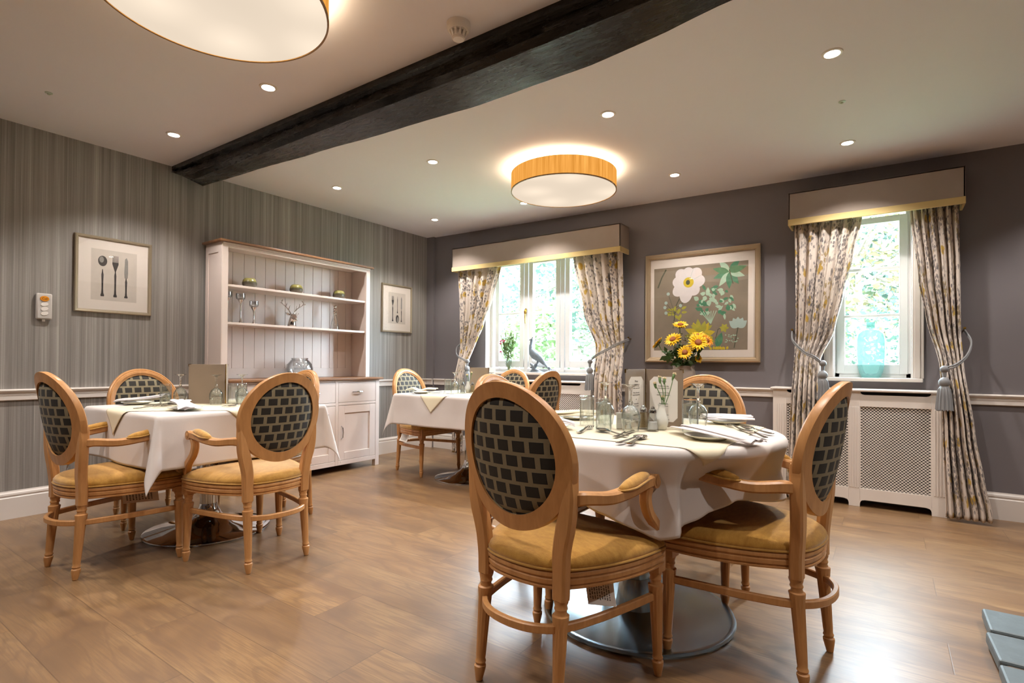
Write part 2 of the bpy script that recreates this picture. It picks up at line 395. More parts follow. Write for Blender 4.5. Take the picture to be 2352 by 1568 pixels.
M['pink'] = plain('pink_carnation', '#d06a86', .6, var=.2, vs=60)
M['cream'] = plain('cream_carnation', '#e9d9b4', .6, var=.15, vs=60)
M['stone'] = plain('slate_grey_flagstone', '#596366', .5, var=.25, vs=14, bump=.5, bs=30)
M['mortar'] = plain('old_mortar', '#6a5a4c', .85, var=.3, vs=30, bump=.5)
M['pewter'] = plain('blue_grey_resin', '#5c666e', .5, var=.35, vs=60, bump=.5, bs=140)

# ------------------------------------------------------------------ room shell
X1, Y0 = 7.2, -7.0
b = MB().box(-.2, X1 + .2, Y0 - .2, .25, -.12, 0); structure(b.build('floor', M['floor'], smooth=0))
b = MB(); b.add([(x, y, ceil_z(x) + dz) for dz in (0, .15) for x, y in ((-.2, Y0 - .2), (X1 + .2, Y0 - .2), (X1 + .2, .25), (-.2, .25))],
      [(0, 1, 2, 3), (7, 6, 5, 4), (0, 4, 5, 1), (1, 5, 6, 2), (2, 6, 7, 3), (3, 7, 4, 0)]); structure(b.build('ceiling', M['ceiling'], smooth=0))
structure(MB().box(-.2, 0, Y0, .25, 0, 2.6).build('wall_left', M['paper'], smooth=0))
structure(MB().box(X1, X1 + .2, Y0, .25, 0, 2.6).build('wall_right', M['wall'], smooth=0))
structure(MB().box(-.2, X1 + .2, Y0 - .2, Y0, 0, 2.6).build('wall_front', M['wall'], smooth=0))
WIN = [(.875, 2.31), (4.23, 4.71)]; WZ0, WZ1 = .895, 2.20
b = MB(); b.box(0, X1, 0, .25, 0, WZ0); b.box(0, X1, 0, .25, WZ1, 2.6)
for a, c in ((0, WIN[0][0]), (WIN[0][1], WIN[1][0]), (WIN[1][1], X1)): b.box(a, c, 0, .25, WZ0, WZ1)
b.box(0, .11, -.035, 0, 0, 2.6)
structure(b.build('wall_back', M['wall'], smooth=0))

def moulding(name, prof, runs, mat):
    "prof: (offset from wall, z) polyline; runs: (axis, from, to, wallpos, sign)"
    b = MB()
    for ax, a, c, base, sg in runs:
        rings = []
        for t in (a, c):
            pts = [(base + sg * 0.0, prof[0][1])] + [(base + sg * o, z) for o, z in prof] + [(base, prof[-1][1])]
            rings.append([(p, t, z) if ax == 'y' else (t, p, z) for p, z in pts])
        b.loft(rings)
    return structure(b.build(name, mat, smooth=20))
DADO = [(.012, .748), (.016, .752), (.016, .783), (.012, .787), (.013, .795), (.026, .803), (.03, .812), (.026, .821)]
SKIRT = [(.018, .0), (.018, .132), (.014, .137), (.014, .143), (.017, .149), (.015, .160), (.006, .168), (.004, .175)]
moulding('trim_1', DADO, [('y', Y0, -2.64, 0, 1), ('y', -1.13, 0, 0, 1)], M['trim'])
moulding('trim_2', DADO, [('x', .0, .11, -.035, -1), ('x', .11, .885, 0, -1), ('x', 2.285, 3.835, 0, -1), ('x', 4.895, X1, 0, -1)], M['trim'])
moulding('baseboard_left', SKIRT, [('y', Y0, -2.66, 0, 1), ('y', -1.13, 0, 0, 1)], M['trim'])
moulding('baseboard_back', SKIRT, [('x', .0, .11, -.035, -1), ('x', .11, .885, 0, -1), ('x', 2.285, 3.835, 0, -1), ('x', 4.895, X1, 0, -1)], M['trim'])
moulding('baseboard_right', SKIRT, [('y', Y0, 0, X1, -1)], M['trim'])
moulding('trim_3', DADO, [('y', Y0, 0, X1, -1)], M['trim'])

# windows ---------------------------------------------------------------------
def window_unit(name, x0, x1, lights, zrows, parent_y=.10):
    y0, y1 = .095, .15
    t = thing(name, '', 'window'); del t['label']; del t['category']; structure(t)
    zb, zt = WZ0 + .022, WZ1
    b = MB()                                                     # fixed outer frame and mullions
    b.box(x0, x0 + .035, y0, y1, zb, zt); b.box(x1 - .035, x1, y0, y1, zb, zt); b.box(x0, x1, y0, y1, zb, zb + .035); b.box(x0, x1, y0, y1, zt - .06, zt)
    for (a, c), (d, e) in zip(lights, lights[1:]):
        m = (c + d) / 2; b.box(m - .024, m + .024, y0 - .012, y1, zb, zt - .06)
    b.build('window_frame', M['winpaint'], t, bevel=.004)
    for a, c in lights:
        s = MB(); w_ = .052; zz0, zz1 = zrows[0][0], zrows[-1][1]
        s.box(a - w_, a, y0 - .008, y1 - .015, zz0 - .07, zz1 + .045); s.box(c, c + w_, y0 - .008, y1 - .015, zz0 - .07, zz1 + .045)
        s.box(a - w_, c + w_, y0 - .006, y1 - .015, zz0 - .07, zz0); s.box(a - w_, c + w_, y0 - .006, y1 - .015, zz1, zz1 + .045)
        for (p, q), (r, u) in zip(zrows, zrows[1:]): s.box(a, c, y0 - .004, y1 - .02, q, r)
        so = s.build('casement', M['winpaint'], t, bevel=.003)
        g = MB(); g.box(a - .004, c + .004, y0 + .014, y0 + .018, zz0 - .004, zz1 + .004); g.build('window_pane', M['pane'], so, smooth=0)
    b = MB(); b.box(x0 - .06, x1 + .06, -.05, 0, WZ0 - .004, WZ0 + .022); b.box(x0 + .0005, x1 - .0005, 0, .14, WZ0 + .0005, WZ0 + .022)
    b.build('window_sill', M['trim'], t, bevel=.006)
    b = MB()                                                     # painted lining of the reveal
    b.box(x0, x0 + .006, 0.001, .25, WZ0, WZ1); b.box(x1 - .006, x1, 0.001, .25, WZ0, WZ1); b.box(x0, x1, .001, .25, WZ1 - .006, WZ1)
    b.build('window_lining', M['trim'], t, smooth=0)
    return t
w1 = window_unit('window_1', *WIN[0], [(1.00, 1.280), (1.450, 1.733), (1.900, 2.185)], [(1.037, 1.548), (1.566, 2.085)])
w2 = window_unit('window_2', *WIN[1], [(4.298, 4.636)], [(1.015, 1.371), (1.391, 1.720), (1.743, 2.072)])
b = MB()
for s0, s1 in ((4.168, 4.23), (4.71, 4.776)):
    b.box(s0, s1, -.022, 0, WZ0 + .022, 2.28); b.box(s0 + .012, s1 - .02, -.03, -.022, WZ0 + .022, 2.28)
b.box(4.168, 4.776, -.022, 0, 2.2, 2.28); b.build('architrave', M['trim'], w2, bevel=.004)
# casement fastener and stay on window 1
b = MB(); b.tube([(1.366, .08, 1.60), (1.366, .068, 1.57), (1.366, .066, 1.545)], [.008, .016, .012], 10); b.tube([(1.366, .062, 1.545), (1.37, .055, 1.50), (1.372, .056, 1.44)], [.007, .006, .004], 8)
b.build('casement_fastener', M['brass'], w1)
b = MB(); b.tube([(1.48, .08, .972), (1.66, .078, .972)], .005, 6); b.tube([(1.60, .08, .965), (1.60, .06, .965)], .008, 8); b.build('casement_stay', M['silver'], w1)

# pelmets -----------------------------------------------------------------------
def pelmet(x0, x1, zb, zt, label):
    t = thing('pelmet', label, 'pelmet', ((x0 + x1) / 2, 0, zb), 0, 'box pelmets over the windows'); w_ = (x1 - x0) / 2; D = .2; h = zt - zb
    b = MB(); b.box(-w_, w_, -D, -D + .012, .045, h); b.box(-w_, -w_ + .012, -D, -.002, .045, h); b.box(w_ - .012, w_, -D, -.002, .045, h); b.box(-w_, w_, -D, -.002, h - .012, h)
    b.build('pelmet_board', M['pelmet'], t, bevel=.003)
    b = MB(); b.box(-w_ - .002, w_ + .002, -D - .002, -D + .013, 0, .047); b.box(-w_ - .002, -w_ + .013, -D, -.002, 0, .047); b.box(w_ - .013, w_ + .002, -D, -.002, 0, .047)
    b.build('pelmet_band', M['pelmettrim'], t, bevel=.002)
pelmet(.547, 2.577, 2.035, 2.293, 'wide taupe box pelmet with straw band over the three-light window')
pelmet(3.946, 4.982, 2.068, 2.315, 'narrow taupe box pelmet with straw band over the right-hand window')

# curtains ------------------------------------------------------------------------
def cy(z):
    if z > 1.2: return -.115
    if z < .85: return -.235
    return -.115 - (1.2 - z) / .35 * .12
def curtain(L, R, ztie, seed, label, folds=6, zbot=.02, ztop=2.09):
    rnd = random.Random(seed); ph = [rnd.uniform(-.5, .5) for _ in range(6)]; fullness = 1.35
    xc = (L[0][1] + R[0][1]) / 2
    def f(s, t):
        z = ztop + (zbot - ztop) * t; xl, xr = lerp_tab(L, z), lerp_tab(R, z); wd = xr - xl
        pin = math.exp(-((z - ztie) / .16) ** 2)
        amp = (.030 + .010 * sin(3 * z + ph[0])) * (1 - .45 * pin)
        a = s * folds * 2 * pi + .5 * sin(2 * pi * s * 1.3 + ph[1]) + .35 * sin(3.1 * z + ph[2]) * s
        y = cy(z) + amp * sin(a) * min(1, 8 * s + .35, 8 * (1 - s) + .35) + .006 * sin(2.7 * a + 4 * z)
        sx = s + .018 * sin(a * 1. + 1.2) * (s * (1 - s) * 4)
        bell = 0.
        return (xl + wd * sx - xc, y, z)
    W = .95
    def uv(s, t): return (s * W + seed * .37, (1 - t) * (ztop - zbot) + seed * .21)
    b = MB(); b.grid(f, folds * 14, 70, uv)
    t = thing('curtain', label, 'curtain', (xc, 0, 0), 0, 'floral curtains beside the windows')
    b.build('curtain_cloth', M['curtain'], t, smooth=180, solid=.003)
    return t
C2R_L = [(2.09, 4.692), (1.61, 4.74), (1.35, 4.78), (1.02, 4.849), (.92, 4.854), (.55, 4.864), (.03, 4.879)]
C2R_R = [(2.08, 4.953), (1.71, 4.962), (1.25, 4.966), (.99, 4.976), (.56, 5.027), (.26, 5.073), (.06, 5.110)]
C2L_L = [(2.06, 3.978), (1.47, 3.988), (1.29, 3.988), (.92, 3.981), (.55, 3.961), (.05, 3.94)]
C2L_R = [(2.08, 4.415), (1.82, 4.361), (1.54, 4.302), (1.28, 4.247), (1.05, 4.159), (.81, 4.161), (.49, 4.167), (.05, 4.17)]
C1L_L = [(2.07, .56), (1.57, .591), (1.22, .608), (.88, .645), (.05, .607)]
C1L_R = [(2.06, 1.18), (1.7, 1.058), (1.46, .949), (1.17, .812), (1.02, .776), (.69, .777), (.07, .74)]
C1R_L = [(2.06, 2.041), (1.5, 2.163), (1.15, 2.307), (1.05, 2.318), (.83, 2.326), (.58, 2.318), (.05, 2.31)]
C1R_R = [(2.05, 2.563), (1.27, 2.577), (.96, 2.6), (.6, 2.617), (.05, 2.63)]
curtain(C1L_L, C1L_R, 1.12, 1, 'narrow floral curtain left of the three-light window, nearest the corner')
curtain(C1R_L, C1R_R, 1.1, 2, 'floral curtain right of the three-light window, beside the botanical picture')
curtain(C2L_L, C2L_R, 1.05, 3, 'floral curtain left of the right-hand window, behind the oval chair back')
curtain(C2R_L, C2R_R, 1.0, 4, 'floral curtain right of the right-hand window, flaring to the floor')

def tieback(hook, wrap, knot, tz, label, tassel=True):
    "hook (x,z) on the wall; wrap: points (x,y,z) across the front; knot (x,y,z) where the tassel hangs"
    t = thing('curtain_tieback', label, 'tieback', (hook[0], 0, hook[1]), 0, 'corded tiebacks with tassels'); o = Vector((hook[0], 0, hook[1]))
    b = MB(); b.tube([Vector(p) - o for p in ((hook[0], -.001, hook[1]), (hook[0], -.05, hook[1]), (hook[0], -.065, hook[1] + .012))], [.006, .006, .008], 8); b.build('hook', M['brass'], t)
    path = [Vector((hook[0], -.055, hook[1]))] + [Vector(p) for p in wrap] + [Vector(knot)]
    for dz, nm in ((0, 'cord'), (-.014, 'cord')):
        b = MB(); b.tube([p - o + Vector((0, 0, dz)) for p in spline(path, 8)], .0052, 8); b.build(nm, M['rope'], t)
    k = Vector(knot) - o
    b = MB(); b.tube([k, k + Vector((0, -.004, -.03)), k + Vector((0, -.004, -.06))], [.014, .012, .008], 8); b.sphere(k, .024, 12, 8); b.build('knot', M['rope'], t)
    ta = MB(); prof = [(.006, .0), (.02, -.008), (.031, -.025), (.031, -.045), (.022, -.06), (.026, -.066), (.032, -.08), (.037, -.12), (.041, -.17), (.044, -.215)]
    n = 40; rings = []
    for r, z in prof:
        rings.append([((r * (1 + (.10 * ((j * 7) % 3 - 1) if z < -.07 else 0))) * cos(2 * pi * j / n) + k.x, r * (1 + (.10 * ((j * 7) % 3 - 1) if z < -.07 else 0)) * sin(2 * pi * j / n) + k.y - .004, k.z - .05 + z + (.006 * sin(j * 2.3) if z < -.2 else 0)) for j in range(n)])
    ta.loft(rings); ta.build('tassel', M['rope'], t)
tieback((.575, 1.246), [(.60, -.17, 1.18), (.68, -.255, 1.10), (.76, -.255, 1.06)], (.81, -.23, 1.03), 0, 'grey cord tieback with tassel on the curtain nearest the corner')
tieback((2.60, 1.243), [(2.56, -.19, 1.20), (2.46, -.245, 1.14), (2.36, -.262, 1.085)], (2.30, -.245, 1.03), 0, 'grey cord tieback slanting across the curtain beside the botanical picture')
tieback((3.956, 1.274), [(3.975, -.17, 1.20), (4.06, -.24, 1.11), (4.13, -.255, 1.07)], (4.18, -.235, 1.02), 0, 'grey cord tieback and tassel on the left curtain of the right-hand window')
tieback((4.99, 1.252), [(5.015, -.15, 1.17), (4.985, -.235, 1.08), (4.93, -.275, 1.02), (4.885, -.285, 1.0)], (4.868, -.28, .985), 0, 'grey cord tieback with large tassel on the curtain at the far right')

# radiator covers ---------------------------------------------------------------
def grille(x0, x1, z0, z1, y, th=.004):
    b = MB(); nx = max(1, round((x1 - x0) / .0208)); nz = max(1, round((z1 - z0) / .0101)); px = (x1 - x0) / nx; pz = (z1 - z0) / nz
    R = .0048
    for j in range(nz):                                  # rows of half pitch, holes staggered, drawn as cells two rows high
        for i in range(nx + (j % 2)):
            if j % 2 == 0: a = x0 + i * px; c = a + px
            else: a = x0 + (i - .5) * px; c = a + px
            # each cell is a hexagon-like brick of height pz with neighbours staggered
            a2, c2 = max(a, x0), min(c, x1); cx, cz = (a + c) / 2, z0 + (j + .5) * pz
            if c2 - a2 < px * .9:
                b.add([(a2, y, cz - pz / 2), (c2, y, cz - pz / 2), (c2, y, cz + pz / 2), (a2, y, cz + pz / 2)], [(0, 1, 2, 3)]); continue
            out = [(a2, cz - pz / 2), (cx - .004, cz - pz / 2), (cx + .004, cz - pz / 2), (c2, cz - pz / 2), (c2, cz + pz / 2), (cx + .004, cz + pz / 2), (cx - .004, cz + pz / 2), (a2, cz + pz / 2)]
            inn = [(cx - .0066, cz - .0018), (cx - .003, cz - .0041), (cx + .003, cz - .0041), (cx + .0066, cz - .0018), (cx + .0066, cz + .0018), (cx + .003, cz + .0041), (cx - .003, cz + .0041), (cx - .0066, cz + .0018)]
            vs = [(p, y, q) for p, q in out] + [(p, y, q) for p, q in inn]
            b.add(vs, [(k, (k + 1) % 8, 8 + (k + 1) % 8, 8 + k) for k in range(8)])
    return b
def rad_cover(x0, x1, panels, label):
    t = thing('radiator_cover', label, 'radiator cover', ((x0 + x1) / 2, -.09, 0), 0, 'white radiator covers under the windows')
    cx = (x0 + x1) / 2; OX, OY = -cx, .09; F, B = -.18, -.162
    def Bx(b, a, c, y0, y1, z0, z1): b.box(a + OX, c + OX, y0 + OY, y1 + OY, z0, z1)
    b = MB(); xs = [x0] + [v for p in panels for v in p] + [x1]
    for i in range(0, len(xs), 2):
        a, c = xs[i], xs[i + 1]; Bx(b, a, c, F, B, 0, .82)
    for a, c in panels:
        Bx(b, a, c, F, B, .714, .797); Bx(b, a, c, F, B, .05, .133)
        for e, s in ((a, 1), (c, -1)):                                # rounded ends of slot and arch
            for z, dz in ((.797, 1), (.05, -1)):
                pts = [(e, z), (e + s * .022, z)] + [(e + s * (.022 - .022 * sin(q)), z + dz * (.022 - .022 * cos(q))) for q in (pi / 6, pi / 3)] + [(e, z + dz * .022)]
                n = len(pts); b.add([(p + OX, F + OY, q) for p, q in pts] + [(p + OX, B + OY, q) for p, q in pts], [tuple(range(n)), tuple(range(2 * n - 1, n - 1, -1))] + [(k, (k + 1) % n, n + (k + 1) % n, n + k) for k in range(n)])
    Bx(b, x0, x0 + .018, B, -.004, 0, .82); Bx(b, x1 - .018, x1, B, -.004, 0, .82)
    for i in range(0, len(xs), 2):
        a, c = xs[i], xs[i + 1]; m = (a + c) / 2
        for k in (-1.5, -.5, .5, 1.5): Bx(b, m + k * .016 - .005, m + k * .016 + .005, F - .0035, F, .135, .71)
    b.build('cover_panel', M['trim'], t, bevel=.0015)
    b = MB(); Bx(b, x0 - .018, x1 + .018, -.198, -.002, .82, .838); b.build('cover_top', M['trim'], t, bevel=.006)
    for a, c in panels:
        g = grille(a, c, .13, .717, -.170); g.v = [(p[0] + OX, p[1] + OY, p[2]) for p in g.v]
        g.build('grille', M['trim'], t, smooth=0, solid=.004)
    b = MB(); Bx(b, x0 + .03, x1 - .03, -.13, -.03, .12, .72)
    for k in range(int((x1 - x0 - .08) / .04)): Bx(b, x0 + .04 + k * .04, x0 + .06 + k * .04, -.14, -.13, .14, .70)
    b.build('radiator', M['black'], t, smooth=0)
rad_cover(3.84, 4.89, [(3.933, 4.337), (4.405, 4.809)], 'white radiator cover with two lattice panels under the right-hand window')
rad_cover(.905, 2.277, [(1.01, 1.355), (1.42, 1.765), (1.83, 2.172)], 'white radiator cover under the three-light window, behind the back table')

# pictures -----------------------------------------------------------------------
def frame_ring(b, w, h, fw, d, lean=0):
    prof = [(0, 0), (0, d * .8), (fw * .25, d), (fw * .7, d * .85), (fw * .85, d * .55), (fw, d * .5), (fw, 0)]   # offset inward, depth
    rings = []
    for cxn, czn in ((-1, -1), (1, -1), (1, 1), (-1, 1)):
        rings.append([(cxn * (w / 2 - o), -y, h / 2 + czn * (h / 2 - o)) for o, y in prof])
    rings.append(rings[0]); b.loft(rings, True, False)
def flat(b, pts, y): b.add([(p[0], y, p[1]) for p in pts], [tuple(range(len(pts)))])
def ell(cx, cz, rx, rz, n=20, rot=0): return [(cx + rx * cos(2 * pi * k / n) * cos(rot) - rz * sin(2 * pi * k / n) * sin(rot), cz + rx * cos(2 * pi * k / n) * sin(rot) + rz * sin(2 * pi * k / n) * cos(rot)) for k in range(n)]
def picture(name, label, loc, rz, w, h, fw, mat, art, mw, depth=.022):
    t = thing(name, label, 'picture', loc, rz)
    b = MB(); frame_ring(b, w, h, fw, depth); b.box(-w / 2 + .004, w / 2 - .004, -.004, -.0005, .004, h - .004); b.build('picture_frame', mat, t, smooth=25)
    b = MB(); b.box(-w / 2 + fw * .9, w / 2 - fw * .9, -.008, -.004, fw * .9, h - fw * .9); b.build('mount_board', M['mount'], t, smooth=0)
    art(t)
    b = MB(); flat(b, [(-w / 2 + fw * .9, fw * .9), (w / 2 - fw * .9, fw * .9), (w / 2 - fw * .9, h - fw * .9), (-w / 2 + fw * .9, h - fw * .9)], -.0135); b.build('picture_glass', M['picglass'], t, smooth=0)
    return t
def cut_handle(b, x, z0, z1, y, w=.011):
    L = z1 - z0; pts = [(w * .9, 0), (w, .05), (w * .6, .12), (w * .45, .3), (w * .5, .55), (w * .62, .8), (w * .35, .9), (w * .2, 1.)]
    flat(b, [(x + a, z0 + c * L) for a, c in pts] + [(x - a, z0 + c * L) for a, c in pts[::-1]], y)
def art_spoon(b, g, x, zh0, zh1, zb, y, flip=False, r=(.027, .037)):
    cut_handle(b, x, zh0, zh1, y) if not flip else cut_handle(b, x, zh0, zh1, y)
    flat(b, ell(x, zb, r[0], r[1]), y); flat(g, ell(x - r[0] * .22, zb + r[1] * .25, r[0] * .5, r[1] * .58), y - .0004)
def art_fork(b, x, zh0, zh1, zt, y, w=.019):
    cut_handle(b, x, zh0, zh1, y); zb = zh1
    flat(b, [(x - .003, zb - .01), (x + .003, zb - .01), (x + w, zb + (zt - zb) * .42), (x + w, zb + (zt - zb) * .55), (x - w, zb + (zt - zb) * .55), (x - w, zb + (zt - zb) * .42)], y)
    for k in range(5):
        a = x - w + (k + .5) * 2 * w / 5; flat(b, [(a - .0022, zb + (zt - zb) * .5), (a + .0022, zb + (zt - zb) * .5), (a + .0014, zt), (a - .0014, zt)], y)
def art1(t):
    b = MB(); flat(b, [(-.139, .09), (.139, .09), (.139, .45), (-.139, .45)], -.0085); b.build('print_sheet', M['print'], t, smooth=0)
    k = MB(); g = MB(); kb = MB(); y = -.0092
    art_spoon(k, g, -.072, .118, .31, .368, y); art_fork(k, .005, .118, .31, .415, y)
    cut_handle(k, .072, .118, .265, y); flat(kb, [(.062, .262), (.082, .262), (.084, .30), (.083, .39), (.074, .412), (.064, .40), (.060, .30)], y)
    k.build('cutlery_silhouette', M['ink'], t, smooth=0); g.build('spoon_highlight', M['inkgrey'], t, smooth=0); kb.build('printed_knife_blade', M['inkgrey'], t, smooth=0)
def art2(t):
    b = MB(); flat(b, [(-.128, .10), (.128, .10), (.128, .45), (-.128, .45)], -.0085); b.build('print_sheet', M['print'], t, smooth=0)
    k = MB(); g = MB(); kb = MB(); y = -.0092
    art_fork(k, -.065, .125, .31, .41, y, .016); cut_handle(k, .005, .22, .41, y, .007); flat(k, ell(.005, .155, .024, .045), y); flat(g, ell(.010, .145, .014, .032), y - .0004)
    cut_handle(k, .065, .125, .27, y, .009); flat(kb, [(.056, .27), (.074, .27), (.075, .38), (.066, .415), (.057, .39)], y)
    k.build('cutlery_silhouette', M['ink'], t, smooth=0); g.build('spoon_highlight', M['inkgrey'], t, smooth=0); kb.build('printed_knife_blade', M['inkgrey'], t, smooth=0)
picture('framed_picture', 'framed cutlery print of spoon, fork and knife left of the dresser', (0.001, -3.233, 1.344), pi / 2, .468, .538, .023, M['silverframe'], art1, .1)
picture('framed_picture', 'small framed cutlery print between the dresser and the corner', (0.001, -.52, 1.349), pi / 2, .452, .540, .020, M['silverframe'], art2, .1)
P_TAUPE = plain('print_taupe_ground', '#857968', .8, var=.3, vs=5); P_WHITE = plain('print_white_petal', '#d9d2d0', .8, var=.06, vs=20)
P_YEL = plain('print_yellow', '#c9b22e', .8, var=.2, vs=40); P_GR = plain('print_green', '#4a8060', .8, var=.4, vs=30); P_PALE = plain('print_pale_green', '#a9c4ab', .8, var=.2, vs=30)
P_DK = plain('print_dark_stem', '#4f5240', .8, var=.2); P_AQ = plain('print_pale_blue', '#a5b8b0', .8, var=.1); P_OL = plain('print_olive_yellow', '#a8a23c', .8, var=.3, vs=25)
def art3(t):
    rnd = random.Random(3); W_, H_ = .97, .975
    b = MB(); flat(b, [(-.41, .105), (.385, .105), (.39, .845), (-.41, .845)], -.0085); b.build('print_sheet', P_TAUPE, t, smooth=0)
    L = {k: MB() for k in ('white', 'yel', 'gr', 'pale', 'dk', 'aq', 'ol')}
    lay = [0]
    def leafp(k, x, z, ln, wd, a):
        lay[0] += 1; y = -.0088 - lay[0] * 3e-6
        pts = []
        for q in range(9):
            s = q / 8; pts.append((s * ln, wd * sin(pi * s ** .8) ))
        for q in range(7, 0, -1):
            s = q / 8; pts.append((s * ln, -wd * sin(pi * s ** .8)))
        pp = [(x + p * cos(a) - r * sin(a), z + p * sin(a) + r * cos(a)) for p, r in pts]
        pp = [(min(.39, max(-.41, p)), min(.845, max(.105, r))) for p, r in pp]
        flat(L[k], pp, y)
    def line(k, pts, wd=.003):
        for (x0, z0), (x1, z1) in zip(pts, pts[1:]):
            a = atan2(z1 - z0, x1 - x0); lay[0] += 1; y = -.0088 - lay[0] * 3e-6; dx, dz = -sin(a) * wd, cos(a) * wd
            flat(L[k], [(x0 + dx, z0 + dz), (x0 - dx, z0 - dz), (x1 - dx, z1 - dz), (x1 + dx, z1 + dz)], y)
    line('dk', [(-.375, .67), (-.34, .76), (-.30, .83)], .006); line('dk', [(-.15, .62), (-.21, .50), (-.235, .30)], .004); line('dk', [(-.21, .48), (-.07, .58)], .003)
    for k, (a, rl) in enumerate(zip([.1, .85, 1.6, 2.3, 3.05, 3.8, 4.5, 5.3], [.085, .09, .08, .09, .085, .10, .11, .08])):                                         # big white flower
        flat(L['white'], ell(-.10 + rl * .82 * cos(a), .70 + rl * .82 * sin(a), rl * .85, .058, 20, a), -.0088 - k * 8e-6)
        line('aq', [(-.10 + .05 * cos(a + .37), .70 + .05 * sin(a + .37)), (-.10 + .12 * cos(a + .37), .70 + .12 * sin(a + .37))], .0012)
    flat(L['yel'], ell(-.10, .70, .045, .045), -.0094); flat(L['dk'], ell(-.105, .70, .018, .022), -.0095)
    for k in range(9): leafp('gr' if k % 3 else 'pale', .24, .76, .13 + .02 * rnd.random(), .026, -pi / 2 + (k - 4) * .62)
    line('dk', [(.24, .78), (.27, .66)], .004)
    for k in range(60):
        a = rnd.uniform(0, 2 * pi); r = sqrt(rnd.random()) ; x = .10 + .16 * r * cos(a) + .02; z = .50 + .13 * r * sin(a) + .02
        leafp('gr' if rnd.random() < .45 else 'pale', x, z, rnd.uniform(.03, .06), rnd.uniform(.010, .02), rnd.uniform(0, 2 * pi))
    for k in range(7): line('pale', [(.09, .33), (.07 + (k - 3) * .022, .44)], .003)
    for k in range(14): leafp('ol', -.21 + .05 * cos(k * 1.9), .44 + .03 * sin(k * 2.7), .05, .012, k * 1.3)
    for x, z in ((-.28, .61), (-.30, .53), (-.31, .49), (-.17, .50), (-.30, .44)): flat(L['aq'], ell(x, z, .015, .015, 10), -.0093); line('dk', [(x, z), (-.22, .43)], .0015)
    for k in range(22): leafp('ol' if k % 3 else 'yel', .0 + .02 * cos(k * 1.7), .24 + .02 * sin(k * 1.7), .11 + .04 * (k % 4) / 4, .026, .2 + k * .286)
    for k in range(5): leafp('aq', .31, .29, .09, .03, pi / 2 + (k - 2) * .45)
    line('dk', [(.31, .29), (.28, .12)], .004); leafp('gr', .14, .13, .13, .03, 1.25); line('dk', [(.13, .20), (.15, .28), (.19, .30)], .003)
    for k in range(6): leafp('ol', .20, .29, .04, .012, k)
    for k in range(26): flat(L['pale'], ell(.26 + .07 * cos(k * 2.4) * rnd.random(), .20 + .03 * sin(k * 1.7), .006, .005, 6), -.0094)
    for k in range(9): leafp('yel', .10 + .015 * k, .108, .03, .01, pi / 2 + rnd.uniform(-.8, .8))
    for k, m in zip(L, (P_WHITE, P_YEL, P_GR, P_PALE, P_DK, P_AQ, P_OL)): L[k].build('painted_flowers', m, t, smooth=0)
picture('framed_picture', 'large framed botanical picture between the two windows', (3.236, -.001, 1.028), 0, .97, .97, .043, M['goldframe'], art3, .1, .035)

# call unit --------------------------------------------------------------------------
t = thing('call_unit', 'grey nurse call unit with orange button on the wallpaper', 'call unit', (0.001, -3.625, 1.275), pi / 2)
b = MB(); b.box(-.041, .041, -.028, 0, 0, .17); b.build('housing', plain('grey_plastic', '#c2bdb8', .4, var=.01), t, bevel=.008)
b = MB(); b.lathe([(.0, -.006), (.022, -.006), (.024, 0), (.024, .001)], 20); b.M = None; b.v = [(p[0], -.028 + p[2] * .9 - .0, .135 + p[1] * .75) for p in b.v]; b.build('call_button', plain('orange_button', '#dc8c10', .4), t)
for z in (.098, .068, .038):
    b = MB(); b.lathe([(.0, -.004), (.019, -.004), (.021, 0), (.021, .001)], 16); b.v = [(p[0] * cos(.25) - p[1] * .62 * sin(.25), -.028 + p[2], z + p[0] * sin(.25) + p[1] * .62) for p in b.v]; b.build('push_button', plain('white_button', '#e6e0d8', .4), t)
def text(body, size, loc, rot, mat, parent, name='lettering', align='CENTER', spacing=1.):
    c = bpy.data.curves.new(name, 'FONT'); c.body = body; c.size = size; c.align_x = align; c.extrude = .0002; c.space_line = spacing; c.materials.append(mat)
    o = bpy.data.objects.new(name, c); COL.objects.link(o); bpy.context.view_layer.update(); me = bpy.data.meshes.new_from_object(o.evaluated_get(bpy.context.evaluated_depsgraph_get())); bpy.data.objects.remove(o)
    o = bpy.data.objects.new(name, me); COL.objects.link(o); o.parent = parent; o.location = loc; o.rotation_euler = rot; return o
text('Call', .020, (0, -.0338, .128), (pi / 2, 0, 0), M['ink'], t)
b = MB(); b.box(-.008, .008, -.012, -.002, -.014, 0); b.build('cord_socket', M['plastic'], t, bevel=.001)

